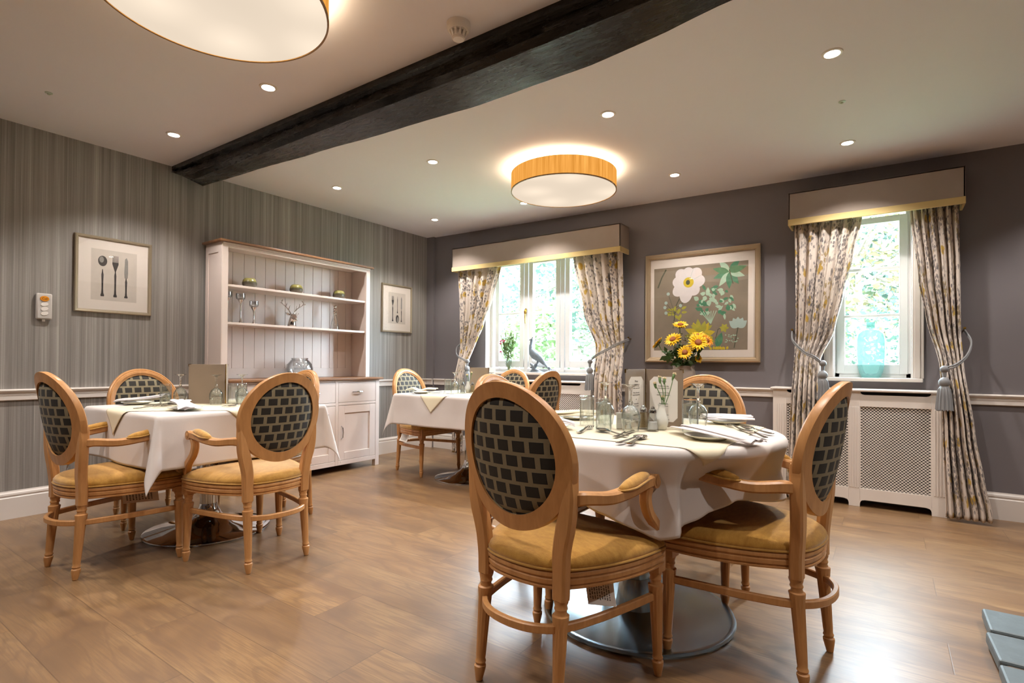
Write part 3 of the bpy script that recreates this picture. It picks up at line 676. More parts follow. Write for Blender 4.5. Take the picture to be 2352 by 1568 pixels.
# beam -------------------------------------------------------------------------------
rings = []; n = 150
for i in range(n + 1):
    x = .003 + (X1 - .006) * i / n; cz = ceil_z(x) + .004; k = min(1, x / .45); k = k * k * (3 - 2 * k)
    zl = lerp_tab([(0, 2.475), (.15, 2.42), (.35, 2.365), (1.5, 2.35), (3., 2.335), (4., 2.345), (7, 2.33)], x); zr = lerp_tab([(0, 2.43), (.7, 2.405), (1.55, 2.365), (2.2, 2.335), (2.9, 2.308), (3.5, 2.315), (3.72, 2.33), (4.1, 2.375), (7, 2.36)], x)
    base = [(-2.845, cz), (-2.862, cz - .003), (-2.862, cz - .036), (-2.848, cz - .043), (-2.838, cz - .05 * (.5 + .5 * k)), (-2.852, cz - .07 * k - .03 + .0), (-2.868, zl + .03 * k), (-2.845, zl), (-2.74, zl * .55 + zr * .45 - .004 * k), (-2.632, zr), (-2.612, zr + .02), (-2.594, cz)]
    rg = []
    for j, (y, z) in enumerate(base):
        a = .010 if 4 < j < 11 else .003
        d = mnoise.noise((x * 2.2, j * 3.1, 0)) * a + mnoise.noise((x * 9, j * 5.3, 2)) * a * .5
        rg.append((x, y + (d if j in (5, 6, 7, 9, 10, 11) else 0), z + (d if 4 < j < 10 else 0)))
    rings.append(rg)
b = MB(); b.loft(rings)
bo = b.build('ceiling_beam', M['beam'], smooth=28); tag(bo, 'black lacquered old oak beam running across the ceiling', 'beam')
# ceiling lights ------------------------------------------------------------------------
def downlight(x, y, label, vis=True):
    z = ceil_z(x); t = thing('ceiling_downlight', label, 'downlight', (x, y, z), 0, 'recessed ceiling downlights')
    b = MB(); b.lathe([(.031, -.001), (.034, -.006), (.043, -.005), (.046, 0), (.046, .003), (.031, .003)], 28, caps=False); b.build('bezel', M['plastic'], t)
    b = MB(); b.lathe([(.0005, -.002), (.030, -.002), (.030, .002)], 24); b.build('lens', M['bulb'], t)
    l = bpy.data.lights.new('downlight_lamp', 'SPOT'); l.energy = SPOT_W; l.color = SPOT_C; l.spot_size = radians(118); l.spot_blend = .55; l.shadow_soft_size = .03
    o = bpy.data.objects.new('downlight_lamp', l); COL.objects.link(o); o.parent = t; o.location = (0, 0, -.012)
LX = (.675, 1.80, 3.21, 4.35); LY = (-3.13, -1.84, -.62)
for (x, y), s in {(LX[0], LY[0]): 'ceiling downlight above the cutlery print side, left of the beam, nearer the wallpaper', (LX[1], LY[0]): 'ceiling downlight beside the near drum lamp, left of the beam',
                  (LX[0], LY[1]): 'ceiling downlight in front of the dresser, just right of the beam', (LX[1], LY[1]): 'ceiling downlight in line between the beam and the far drum lamp',
                  (LX[2], LY[1]): 'brightest ceiling downlight, right above the far drum lamp', (LX[0], LY[2]): 'ceiling downlight nearest the far corner', (LX[1], LY[2]): 'ceiling downlight mostly hidden behind the far drum lamp',
                  (LX[2], LY[2]): 'ceiling downlight above the botanical picture', (LX[3], LY[2]): 'ceiling downlight in front of the narrow pelmet', (LX[3], LY[1]): 'ceiling downlight at the upper right of the photo'}.items(): downlight(x, y, s)
for x, y in ((LX[2], -3.55), (LX[3], -3.13), (LX[0], -4.6), (LX[1], -4.6), (LX[2], -4.9), (5.75, -1.84), (5.75, -3.6), (5.75, -.62)): downlight(x, y, 'added ceiling downlight out of view, brightening the room')  # extra unseen downlights, added because the room needs more light
def drum(x, y, zb, label):
    zt = ceil_z(x) - .038; h = zt - zb; R = .4
    t = thing('drum_ceiling_lamp', label, 'ceiling lamp', (x, y, zb), 0, 'round veneer ceiling lamps')
    b = MB(); b.lathe([(R - .003, h), (R, h), (R, .004), (R - .003, .004)], 96, caps=False); b.build('lamp_shade', M['shade'], t)
    b = MB(); b.lathe([(R - .006, 0), (R + .0015, 0), (R + .0015, .007), (R - .006, .007)], 96, caps=False)
    b.v += []; b.build('shade_rim', M['shaderim'], t)
    b = MB(); b.lathe([(.0005, .004), (R - .005, .004), (R - .005, .008), (.0005, .008)], 96); b.build('diffuser', M['diffuser'], t)
    b = MB(); b.lathe([(.07, h + .0), (.07, h + .037)], 24); b.build('ceiling_rose', M['plastic'], t)
    l = bpy.data.lights.new('drum_bulb', 'AREA'); l.shape = 'DISK'; l.size = .62; l.energy = DRUM_UP; l.color = (1, .77, .50)
    o = bpy.data.objects.new('drum_bulb', l); COL.objects.link(o); o.parent = t; o.location = (0, 0, h - .05); o.rotation_euler = (pi, 0, 0)
drum(2.534, -1.175, 2.317, 'round ceiling lamp with amber veneer drum, in front of the three-light window')
drum(2.53, -3.77, 2.325, 'round drum ceiling lamp cut by the top edge of the picture')
# smoke detector, sensors
t = thing('smoke_detector', 'white smoke detector on the ceiling beside the beam', 'smoke detector', (3.027, -2.975, ceil_z(3.03)))
b = MB(); b.lathe([(.052, 0), (.052, -.012), (.050, -.026), (.043, -.034)], 32); b.build('base', M['plastic'], t)
b = MB()
for k in range(10):
    a = 2 * pi * k / 10; b.bar([(.036 * cos(a), .036 * sin(a), -.032), (.026 * cos(a), .026 * sin(a), -.062)], (.010, .006))
b.lathe([(.022, -.034), (.018, -.058)], 16); b.build('vent_cage', M['plastic'], t)
b = MB(); b.lathe([(.030, -.056), (.029, -.066), (.024, -.070)], 24); b.build('cap', M['trim'], t)
for x, y, s in ((.686, -3.781, 'tiny ceiling sensor at the far left'), (4.357, -1.277, 'tiny ceiling sensor between the two right-hand downlights')):
    b = MB(); b.lathe([(.018, 0), (.017, -.004), (.008, -.006), (.006, -.012), (.0005, -.013)], 16); o = b.build('ceiling_sensor', M['jarglass'] if False else plain('pale_green_sensor', '#b9c8ba', .3), None); o.location = (x, y, ceil_z(x)); tag(o, s, 'sensor')

# ------------------------------------------------------------------ dresser
def dresser():
    t = thing('dresser', 'blush cream dresser with open shelves and dark oak tops against the wallpaper', 'dresser', (.03, -1.885, 0))
    Lx = -.03; y0, y1 = -.73, .73
    def B(b, x0, x1, a, c, z0, z1): b.box(x0 + Lx, x1 + Lx, a, c, z0, z1)
    b = MB(); B(b, .03, .43, y0, y1, .065, .84)                          # base carcass
    for a in (y0 - .0006, y1 - .0444): B(b, .405, .45, a, a + .045, 0, .84); B(b, .03, .07, a, a + .045, 0, .065)
    for a, c in ((y0 + .045, -.251), (-.219, .219), (.251, y1 - .045)): B(b, .43, .45, a, c, .062, .103); B(b, .43, .45, a, c, .61, .635); B(b, .43, .45, a, c, .825, .84)
    for m in (-.235, .235): B(b, .43, .45, m - .016, m + .016, .062, .84)
    b.build('base_carcass', M['dresser'], t, bevel=.002)
    cols = [(y0 + .047, -.253), (-.217, .217), (.253, y1 - .047)]
    for i, (a, c) in enumerate(cols):
        d = MB(); B(d, .435, .449, a, c, .638, .822); do = d.build('drawer', M['dresser'], t, bevel=.001)
        h = MB(); m = (a + c) / 2; h.tube([(.449 + Lx, m - .055, .73), (.468 + Lx, m - .04, .73), (.474 + Lx, m, .731), (.468 + Lx, m + .04, .73), (.449 + Lx, m + .055, .73)], [.004, .005, .006, .005, .004], 8); h.build('handle', M['chrome'], do)
        d = MB(); dz0, dz1 = .106, .607
        B(d, .435, .449, a, a + .068, dz0, dz1); B(d, .435, .449, c - .068, c, dz0, dz1); B(d, .435, .449, a + .068, c - .068, dz0, dz0 + .07); B(d, .435, .449, a + .068, c - .068, dz1 - .07, dz1); B(d, .4342, .440, a + .067, c - .067, dz0 + .069, dz1 - .069)
        do = d.build('door', M['dresser'], t, bevel=.0012)
        hy = a + .034 if i else c - .034; h = MB(); h.tube([(.449 + Lx, hy, .30), (.468 + Lx, hy, .315), (.474 + Lx, hy, .36), (.468 + Lx, hy, .405), (.449 + Lx, hy, .42)], [.004, .005, .006, .005, .004], 8); h.build('handle', M['chrome'], do)
    b = MB(); B(b, .025, .478, y0 - .03, y1 + .03, .842, .864); b.build('worktop', M['oak'], t, bevel=.004)
    b = MB()                                                              # hutch
    for a, c in ((y0, y0 + .045), (y1 - .045, y1)):
        B(b, .27, .30, a, c, .8645, 1.93)
    B(b, .03, .27, y0, y0 + .02, .8645, 1.948); B(b, .03, .27, y1 - .02, y1, .8645, 1.948)
    yy = y0 - .006
    B(b, .085, .24, yy, y0, 1.87, 1.948); B(b, .085, .24, yy, y0, .8645, .95); B(b, .04, .085, yy, y0, .8645, 1.948); B(b, .24, .2998, yy, y0, .8645, 1.948)
    B(b, .27, .30, y0 + .045, y1 - .045, 1.908, 1.93); B(b, .042, .27, y0 + .02, y1 - .02, 1.93, 1.9478); B(b, .27, .306, y0 + .001, y1 - .001, 1.9302, 1.9478)
    b.build('hutch_carcass', M['dresser'], t, bevel=.0015)
    b = MB(); pw = .0965; k = 0; a = y0 + .02
    lines = [-2.403, -2.304, -2.206, -2.112, -2.016, -1.919, -1.825, -1.728, -1.632, -1.534, -1.439, -1.343, -1.249]
    edges = [y0 + .02] + [l + 1.885 for l in lines] + [y1 - .02]
    for p, q in zip(edges, edges[1:]): B(b, .03, .042, p + .0012, q - .0012, .95, 1.93)
    B(b, .03, .036, y0, y1, .87, 1.93); B(b, .03, .046, y0 + .02, y1 - .02, .8645, .95); b.build('boarded_back', M['dresser'], t, bevel=.0015)
    for z in (1.603, 1.302):
        b = MB(); B(b, .04, .285, y0 + .0205, y1 - .0205, z - .0, z + .019); b.build('shelf', M['dresser'], t, bevel=.002)
    b = MB(); B(b, .025, .325, y0 - .03, y1 + .03, 1.948, 1.967); b.build('cornice_top', M['oak'], t, bevel=.004)
dresser()
# shelf ornaments
t_gr = NT('reactive_glaze'); P = t_gr.coord(); z = t_gr.sep(P)[2]; nz = t_gr.noise(P, 30, 3)
zz = t_gr.math('ADD', z, t_gr.math('MULTIPLY', nz, .022)); GL = t_gr.done(t_gr.ramp(t_gr.math('MULTIPLY', zz, 10.), [(.10, '#7a705a'), (.35, '#5b564c'), (.60, '#413d2e'), (.74, '#857f44'), (1., '#938f58')]), .28)
zsh = 1.6225
for (y, s) in ((-2.315, 'leftmost green and brown glazed tealight pot on the top shelf'), (-1.878, 'middle green and brown glazed tealight pot on the top shelf'), (-1.413, 'rightmost green and brown glazed tealight pot on the top shelf')):
    b = MB(); b.lathe([(.030, 0), (.044, .008), (.056, .030), (.058, .045), (.052, .070), (.040, .086), (.036, .086), (.048, .068), (.052, .045), (.045, .02), (.001, .012)], 28)
    o = b.build('tealight_pot', GL, None, smooth=180); o.location = (.15, y, zsh); tag(o, s, 'tealight holder', 'glazed tealight pots on the top shelf')
def goblet(y, x, h, s):
    t = thing('candle_goblet', s, 'candle holder', (x, y, 1.3215), 0, 'silver-stemmed candle goblets on the middle shelf')
    b = MB(); b.lathe([(.020, 0), (.021, .004), (.016, .012), (.010, .022), (.007, .035), (.0055, .06), (.0055, h - .10), (.009, h - .092), (.008, h - .085), (.014, h - .072), (.022, h - .058), (.024, h - .052)], 20); b.build('stem', M['silver'], t, smooth=60)
    b = MB(); b.lathe([(.024, h - .051), (.034, h - .045), (.037, h - .03), (.035, h), (.033, h), (.034, h - .03), (.030, h - .043), (.001, h - .048)], 24); b.build('glass_cup', M['jarglass'], t, smooth=60)
goblet(-2.39, .15, .252, 'tall silver-stemmed glass candle goblet, the middle one of three'); goblet(-2.275, .15, .20, 'shorter silver-stemmed glass candle goblet, nearest the stag head'); goblet(-2.485, .12, .262, 'silver-stemmed glass candle goblet half hidden by the dresser upright')
# stag head
t = thing('stag_head_ornament', 'silver stag head ornament with antlers on the middle shelf', 'ornament', (.15, -1.915, 1.3215), radians(-8))
b = MB(); b.tube([(-.01, 0, 0), (-.008, 0, .03), (.0, 0, .06), (.012, 0, .085), (.022, 0, .10)], [.040, .034, .028, .027, .024], 16); b.tube([(.0, 0, .092), (.022, 0, .096), (.045, 0, .085), (.066, 0, .068), (.078, 0, .060)], [.020, .027, .023, .015, .011], 16)
b.build('head_and_neck', M['silver'], t, smooth=180)
for s in (-1, 1):
    b = MB(); b.tube([(.0, s * .018, .11), (-.004, s * .04, .118), (-.004, s * .062, .128)], [.006, .012, .002], 8, flat=(1, .5)); b.build('ear', M['silver'], t, smooth=180)
    b = MB(); mainp = [(.0, s * .012, .115), (-.004, s * .030, .15), (.0, s * .060, .18), (.006, s * .092, .205), (.012, s * .102, .235)]
    b.tube(spline(mainp, 5), [.006 - .0002 * i for i in range(21)], 7)
    for q, e in (((-.002, s * .035, .158), (.02, s * .030, .195)), ((.0, s * .062, .182), (.02, s * .058, .215)), ((.006, s * .094, .208), (.012, s * .120, .215)), ((.01, s * .10, .225), (-.006, s * .088, .245))): b.tube([q, ((q[0] + e[0]) / 2 + .004, (q[1] + e[1]) / 2, (q[2] + e[2]) / 2), e], [.0045, .004, .0015], 6)
    b.build('antler', M['silver'], t, smooth=180)
# decanter
t = thing('decanter', 'ribbed glass decanter with twisted silver stopper on the middle shelf', 'decanter', (.17, -1.475, 1.3215))
b = MB(); b.lathe([(.040, 0), (.043, .006), (.040, .03), (.030, .08), (.019, .125), (.013, .15), (.012, .16)], 24, flute=(.01, .14, .06)); b.build('bottle', M['jarglass'], t)
b = MB(); b.lathe([(.015, .150), (.017, .158), (.014, .165), (.018, .172), (.016, .182), (.012, .19), (.017, .198), (.013, .207)], 18); b.sphere((0, 0, .222), .016, 14, 10); b.sphere((.004, .004, .236), .008, 10, 6); b.build('stopper', M['silver'], t)
# glass jar on the worktop
b = MB(); b.lathe([(.070, 0), (.085, .012), (.110, .05), (.116, .08), (.105, .125), (.080, .155), (.070, .165), (.073, .175), (.076, .178), (.070, .178), (.066, .165), (.078, .150), (.10, .12), (.111, .08), (.10, .04), (.001, .01)], 40, flute=(.03, .14, .03))
o = b.build('glass_jar', M['jarglass'], None); o.location = (.2, -1.868, .8645); tag(o, 'round ribbed clear glass jar on the dresser worktop', 'jar')

# ------------------------------------------------------------------ chairs
def outline(n=6):
    half = [(0, -.218), (.075, -.211), (.128, -.190), (.175, -.145), (.225, -.05), (.258, .06), (.270, .17), (.255, .215), (.13, .240)]
    pts = half + [(0, .244)] + [(-x, y) for x, y in half[:0:-1]]
    return [(p.x, p.y) for p in spline([(x, y, 0) for x, y in pts], n, True)]
OUT = outline()
def off_ring(o, z):
    n = len(OUT); r = []
    for i, (x, y) in enumerate(OUT):
        a, c = OUT[i - 1], OUT[(i + 1) % n]; dx, dy = c[0] - a[0], c[1] - a[1]; l = sqrt(dx * dx + dy * dy) or 1
        nx, ny = dy / l, -dx / l
        if o < -.05: r.append((x * (1 + o * 4.2), (y - .005) * (1 + o * 4.2) + .005, z))
        else: r.append((x + nx * o, y + ny * o, z))
    return r
def make_chair(label_tag=True):
    t = thing('dining_armchair', '', 'armchair', (0, 0, 0), 0, 'oval-back dining armchairs round the tables')
    b = MB(); b.loft([off_ring(o, z) for o, z in ((-.04, .360), (-.006, .360), (.001, .362), (.002, .367), (-.003, .369), (-.003, .373), (.002, .376), (.003, .388), (-.001, .391), (-.001, .395), (.004, .398), (.005, .408), (.001, .413), (-.02, .414))])
    sr = b.build('seat_rail', M['beech'], t, smooth=50)
    b = MB(); b.loft([off_ring(o, z) for o, z in ((-.02, .4145), (-.003, .4145), (.003, .420), (.004, .432), (-.004, .444), (-.020, .455), (-.055, .463), (-.12, .468), (-.18, .470), (-.225, .470))]); cu = b.build('seat_cushion', M['mustard'], t, smooth=180)
    b = MB(); rr = off_ring(.004, .4175); b.tube([rr[i] for i in range(0, len(rr), 1)] + [rr[0], rr[1]], .0045, 6, caps=False); b.build('piping', M['piping'], cu, smooth=180)
    prof = [(.008, 0), (.011, .002), (.013, .012), (.0185, .040), (.0185, .048), (.014, .052), (.0175, .060), (.0145, .068), (.0155, .08), (.0215, .262), (.0245, .288), (.0245, .293), (.018, .296), (.0165, .305), (.020, .312), (.0175, .320), (.021, .330), (.022, .336)]
    for s in (-1, 1):
        b = MB(); n = 24; rings = []                                    # front leg
        for r, z in prof:
            k = 1 - z / .336; rings.append([((r * (1 - (.20 if .085 < z < .27 and j % 2 else 0))) * cos(2 * pi * j / n) + s * (.243 + .009 * k), (r * (1 - (.20 if .085 < z < .27 and j % 2 else 0))) * sin(2 * pi * j / n) + .198 + .004 * k, z) for j in range(n)])
        b.loft(rings); b.box(s * .243 - .0235, s * .243 + .0235, .176, .222, .337, .424)
        b.lathe([(.013, 0), (.012, .003), (.006, .004), (.0005, .002)], 12); 
        k0 = len(b.v) - 48
        for i in range(k0, len(b.v)): x, y, z = b.v[i]; b.v[i] = (s * (.2665 + z), .199 + x, .392 + y)
        b.build('leg', M['beech'], t, smooth=40)
        b = MB(); rings = []                                            # rear leg
        for r, z in prof:
            k = 1 - z / .336; rings.append([((r * (1 - (.20 if .085 < z < .27 and j % 2 else 0))) * cos(2 * pi * j / n) + s * (.148 + .006 * k), (r * (1 - (.20 if .085 < z < .27 and j % 2 else 0))) * sin(2 * pi * j / n) - .180 - .026 * k, z) for j in range(n)])
        b.loft(rings); b.build('leg', M['beech'], t, smooth=40)
        # back post
        ys = lambda z: -.183 - max(0, min(.16, z - .40)) * .07
        b = MB(); pts = [(.149, .337, .044), (.150, .40, .046), (.153, .46, .048), (.160, .50, .050), (.170, .54, .052), (.180, .585, .048), (.188, .63, .038), (.194, .67, .022), (.198, .70, .008)]
        q = spline([(s * x, ys(z), z) for x, z, w_ in pts], 4); ws = []
        for i in range(len(pts) - 1):
            for k in range(4): ws.append((pts[i][2] + (pts[i + 1][2] - pts[i][2]) * k / 4, .038))
        ws.append((pts[-1][2], .034)); b.bar(q, ws, up=(0, 1, 0)); b.build('back_post', M['beech'], t, smooth=35)
        # arm
        b = MB(); A = spline([(s * .190, -.178, .624), (s * .212, -.16, .628), (s * .242, -.08, .620), (s * .258, 0, .628), (s * .262, .08, .640), (s * .262, .128, .642)], 5)
        ws = [(.030 + .010 * min(1, i / 14), .040 - .006 * sin(pi * i / (len(A) - 1))) for i in range(len(A))]; b.bar(A, ws)
        k1 = len(b.v); b.lathe([(.0005, -.021), (.022, -.021), (.022, .021), (.0005, .021)], 20)
        for i in range(k1, len(b.v)): x, y, z = b.v[i]; b.v[i] = (s * .262 + z, .134 + x, .640 + y)
        for rr_, dd in ((.014, .0225), (.007, .024)):
            k1 = len(b.v); b.lathe([(rr_ - .003, -.0015), (rr_, 0), (rr_ - .003, .0015)], 16, caps=True)
            for i in range(k1, len(b.v)): x, y, z = b.v[i]; b.v[i] = (s * (.262 + dd) + z * s, .134 + x, .640 + y)
        arm = b.build('arm_rest', M['beech'], t, smooth=40)
        b = MB(); C_ = spline([(s * .262, .108, .625), (s * .260, .098, .59), (s * .262, .112, .545), (s * .266, .150, .50), (s * .258, .185, .455), (s * .247, .199, .424)], 5)
        b.bar(C_, [(.034 - .004 * sin(pi * i / 25), .032) for i in range(len(C_))], up=(1, 0, 0)); b.build('arm_support', M['beech'], t, smooth=35)
        b = MB(); rings = []
        for i in range(13):
            u = i / 12; y = -.045 + .155 * u; r = .0215 * max(.02, sin(pi * min(1, max(0, u * .94 + .03)))) ** .35; zc = lerp_tab([(-.05, .622), (0, .628), (.08, .640), (.12, .642)], y) + .017
            rings.append([(s * (.260) + r * .98 * cos(2 * pi * j / 14), y, zc + r * .95 * sin(2 * pi * j / 14) * (1 if sin(2 * pi * j / 14) > 0 else .5)) for j in range(14)])
        b.loft(rings); pad = b.build('arm_pad', M['mustard'], t, smooth=180)
        b = MB(); lo = [(s * .260 + .0245 * cos(a) ** 1 * (1 if 1 else 1), .033 + .084 * sin(a), .0) for a in [2 * pi * k / 28 for k in range(28)]]
        lo = [(x, y, lerp_tab([(0, .628), (.08, .640), (.12, .642)], y) + .014 - .004 * abs(sin(2 * pi * k / 28)) ) for k, (x, y, z) in enumerate(lo)]
        b.tube(lo + lo[:2], .0038, 6, caps=False); b.build('pad_piping', M['piping'], pad, smooth=180)
    # hoop stretcher
    q = spline([(.240, .190, .256), (.218, .06, .256), (.190, -.07, .256), (.151, -.180, .256), (.085, -.236, .256), (0, -.252, .256), (-.085, -.236, .256), (-.151, -.180, .256), (-.190, -.07, .256), (-.218, .06, .256), (-.240, .190, .256)], 6)
    b = MB(); b.bar(q, (.018, .025)); b.build('stretcher', M['beech'], t, smooth=40)
    # oval back
    a0, b0, zc = .188, .1965, .731; N = 72
    yb = lambda z, x=0: -.196 - (z - .46) * .17 + .045 * (x / .215) ** 2
    sec = [(-.0235, -.018), (.0225, -.018), (.0245, -.012), (.0245, .006), (.019, .013), (.012, .0125), (.009, .018), (-.004, .0195), (-.012, .014), (-.019, .014), (-.0235, .008)]
    b = MB(); rings = []
    for k in range(N + 1):
        th = 2 * pi * k / N; ct, st_ = cos(th), sin(th); L = sqrt((b0 * ct) ** 2 + (a0 * st_) ** 2); nx, nz_ = b0 * ct / L, a0 * st_ / L
        rings.append([(a0 * ct + o * nx, yb(zc + b0 * st_ + o * nz_, a0 * ct + o * nx) + d, zc + b0 * st_ + o * nz_) for o, d in sec])
    b.loft(rings, True, False); bf = b.build('back_frame', M['beech'], t, smooth=38)
    for nm, sgn, bulge, base in (('back_panel', -1, .022, -.004), ('back_cushion', 1, .034, .006)):
        b = MB(); R = 14
        vs = [(0, yb(zc) + base + sgn * bulge, zc)]; fs = []
        for i in range(1, R + 1):
            r = i / R
            for j in range(48):
                th = 2 * pi * j / 48; x = .1675 * r * cos(th); z = zc + .176 * r * sin(th); vs.append((x, yb(z, x) + base + sgn * bulge * (1 - r ** 3) ** .6, z))
        for j in range(48): fs.append((0, 1 + j, 1 + (j + 1) % 48))
        for i in range(R - 1):
            for j in range(48): a = 1 + i * 48 + j; c = 1 + i * 48 + (j + 1) % 48; fs.append((a, a + 48, c + 48, c))
        b.add(vs, fs if sgn < 0 else [f[::-1] for f in fs]); o = b.build(nm, M['brick'], t, smooth=180)
        b = MB(); q = [(.1665 * cos(2 * pi * k / 60), yb(zc + .175 * sin(2 * pi * k / 60), .1665 * cos(2 * pi * k / 60)) + base + sgn * .003, zc + .175 * sin(2 * pi * k / 60)) for k in range(60)]
        b.tube(q + q[:2], .004, 6, caps=False); b.build('gimp_cord', M['brick'], o, smooth=180)
    return t
chair = make_chair()
chair['label'] = 'oval-back armchair nearest the camera, seen from behind with its front left at the round table'
def seat_label(ch, pts):
    "white paper label hanging under the seat rail (local coordinates: top-left, width, drop)"
    (x, y, z, dx, dy, w_, h_) = pts
    b = MB(); n = 8; L = sqrt(dx * dx + dy * dy); ux, uy = dx / L, dy / L
    def f(s, t): c = .018 * t * t; return (x + ux * w_ * s + uy * c + .012 * t, y + uy * w_ * s - ux * c, z - h_ * t - .006 * s * t)
    b.grid(f, 4, n); lo = b.build('maker_label', M['card'], ch, smooth=180); 
    b = MB(); rnd = random.Random(4)
    for i in range(9):
        s0 = .1 + i * .085; t0 = .12
        while t0 < .8:
            t1 = t0 + rnd.uniform(.04, .12)
            for q in (1,):
                p = [Vector(f(s0, t0)), Vector(f(s0 + .045, t0)), Vector(f(s0 + .045, min(t1, .84))), Vector(f(s0, min(t1, .84)))]
                nn = Vector((uy, -ux, 0)) * .0008; b.add([tuple(v + nn) for v in p], [(0, 1, 2, 3)])
            t0 = t1 + rnd.uniform(.015, .04)
    b.build('printed_lines', M['text'], lo, smooth=0)
CH = [  # x, y (centre of the four feet), facing, label
 (3.680, -3.215, -.125, None),
 (4.170, -2.675, pi / 2 - .15, 'oval-back armchair right of the round table, its dark back turned to the camera'),
 (3.79, -2.08, pi + .10, 'armchair on the far side of the round table, its patterned front below the botanical picture'),
 (3.235, -2.625, -pi / 2 + .02, 'armchair on the left side of the round table, mostly hidden behind the nearest chair'),
 (1.350, -3.675, .07, 'leftmost armchair, at the front-left of the left table by the wallpaper'),
 (1.878, -3.215, pi / 2, 'armchair at the right of the left table, its brick-pattern back facing the camera'),
 (.655, -3.20, -pi / 2, 'armchair between the left table and the wallpaper, under the cutlery picture'),
 (1.285, -2.80, pi + .0, 'armchair behind the left table, only its crown and legs showing before the dresser'),
 (1.010, -1.085, -pi / 2, 'armchair at the left end of the back table beside the dresser'),
 (2.13, -1.10, pi / 2 - .10, 'armchair right of the back table, its outer back turned to the radiator cover'),
 (1.43, -.47, pi + .05, 'armchair behind the back table, its crown below the window sill'),
]
x, y, a, _ = CH[0]; first_src = chair
chairs = [chair]
for x, y, a, lb in CH[1:]: chairs.append(copy_tree(chair, (x, y, 0), a, lb))
chair.location = (CH[0][0], CH[0][1], 0); chair.rotation_euler = (0, 0, CH[0][2])
seat_label(chairs[0], (.13, -.04, .362, .75, .65, .085, .08)); seat_label(chairs[4], (.10, .00, .355, .3, 1., .15, .055)); seat_label(chairs[8], (.2, -.1, .356, .2, 1, .12, .06))

# ------------------------------------------------------------------ tables and linen
def table(cx, cy_, label, top, rb, colr, square):
    t = thing('pedestal_table', label, 'table', (cx, cy_, 0), 0, 'pedestal dining tables')
    b = MB()
    if square: b.box(-top, top, -top, top, .712, .738)
    else: b.lathe([(top, .712), (top + .004, .725), (top, .738)], 64)
    b.build('table_top', M['oak'], t, bevel=.004 if square else 0)
    b = MB(); b.lathe([(colr, .02), (colr, .70), (.11, .70), (.11, .7115)], 32); b.build('column', colmat, t, smooth=40)
    b = MB(); b.lathe([(rb, 0), (rb + .002, .006), (rb, .012), (rb - .012, .016), (rb * .75, .026), (rb * .45, .045), (rb * .27, .070), (rb * .2, .098), (colr + .004, .14), (colr + .001, .16)] if square else
                      [(rb, 0), (rb + .003, .008), (rb, .016), (rb - .014, .018), (rb - .016, .017), (rb * .5, .019), (.085, .024), (.078, .06), (.074, .10), (colr + .002, .14)], 72); b.build('base_plate', basemat, t, smooth=40)
    return t
colmat = M['chrome']; basemat = M['chrome']
table(1.226, -3.143, 'left square table by the wallpaper, chrome trumpet base', .455, .335, .047, True)
table(1.56, -1.10, 'back square table near the three-light window, chrome trumpet base', .445, .30, .040, True)
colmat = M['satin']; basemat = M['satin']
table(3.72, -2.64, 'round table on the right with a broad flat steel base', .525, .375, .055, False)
ZT = .7405
def drape_sq(u, v, h, hy, lift, flare=.20, seed=0):
    px, py = max(-h, min(h, u)), max(-hy, min(hy, v)); ex, ey = u - px, v - py; L = sqrt(ex * ex + ey * ey)
    z = ZT + lift
    if L < 1e-6: return (px, py, z)
    ph = atan2(ey, ex); corner = abs(sin(2 * ph)) if (ex and ey) else 0
    r = .016
    fold = .010 * sin((px * 11 if abs(ey) > abs(ex) else py * 11) + seed) * min(1, L / .15); lift = lift * (1 + 1.6 * min(1, L / .03))
    if L < r * pi / 2: o = r * sin(L / r) + lift; dz = r * (1 - cos(L / r))
    else: o = r + lift + (L - r * pi / 2) * (.05 + flare * corner) + fold * (1 - corner); dz = r + (L - r * pi / 2) * sqrt(max(0, 1 - (.05 + flare * corner) ** 2))
    return (px + cos(ph) * o, py + sin(ph) * o, z - dz)
INW = [(-180, 0), (-75, 0), (-66, .05), (-60, .05), (-54, .03), (-50, .11), (-38, .14), (-28, .09), (-15, .04), (20, .04), (45, .07), (60, 0), (180, 0)]   # chair arms push the hanging cloth inwards
def drape_rd(u, v, R, lift, seed=0, hem=None):
    d = sqrt(u * u + v * v); z = ZT + lift
    if d <= R: return (u, v, z)
    lift = lift * (1 + 1.6 * min(1, (d - R) / .03))
    ph = atan2(v, u); L = d - R; r = .018
    wv = (.5 + .5 * sin(7 * ph + seed)) * .7 + .3 * sin(11 * ph + 1.3 + seed)
    if L < r * pi / 2: o = r * sin(L / r) + lift; dz = r * (1 - cos(L / r))
    else:
        q = L - r * pi / 2; k = .02 + .30 * wv * min(1, q / .12) * .7; o = r + lift + q * k; dz = r + q * sqrt(1 - k * k)
    o -= lerp_tab(INW, math.degrees(ph)) * max(0, min(1, (dz - .03) / .09))
    return ((R + o) * cos(ph), (R + o) * sin(ph), z - dz)
def cloth_sq(name, label, cat, cx, cy_, half, rot, h, lift, mat, n=90, seed=0, group=None, rd=None):
    b = MB(); c, s = cos(rot), sin(rot)
    def f(a, d):
        u, v = (a - .5) * 2 * half, (d - .5) * 2 * half; u, v = u * c - v * s, u * s + v * c
        return drape_rd(u, v, rd, lift, seed) if rd else drape_sq(u, v, h, h, lift, seed=seed)
    b.grid(f, n, n); o = b.build(name, mat, None, smooth=180, solid=.001); o.location = (cx, cy_, 0); return tag(o, label, cat, group)
cloth_sq('tablecloth', 'white square tablecloth with hanging corners on the left table', 'tablecloth', 1.22, -3.14, .735, 0, .46, .0015, M['cloth'], 110, 0, 'white tablecloths')
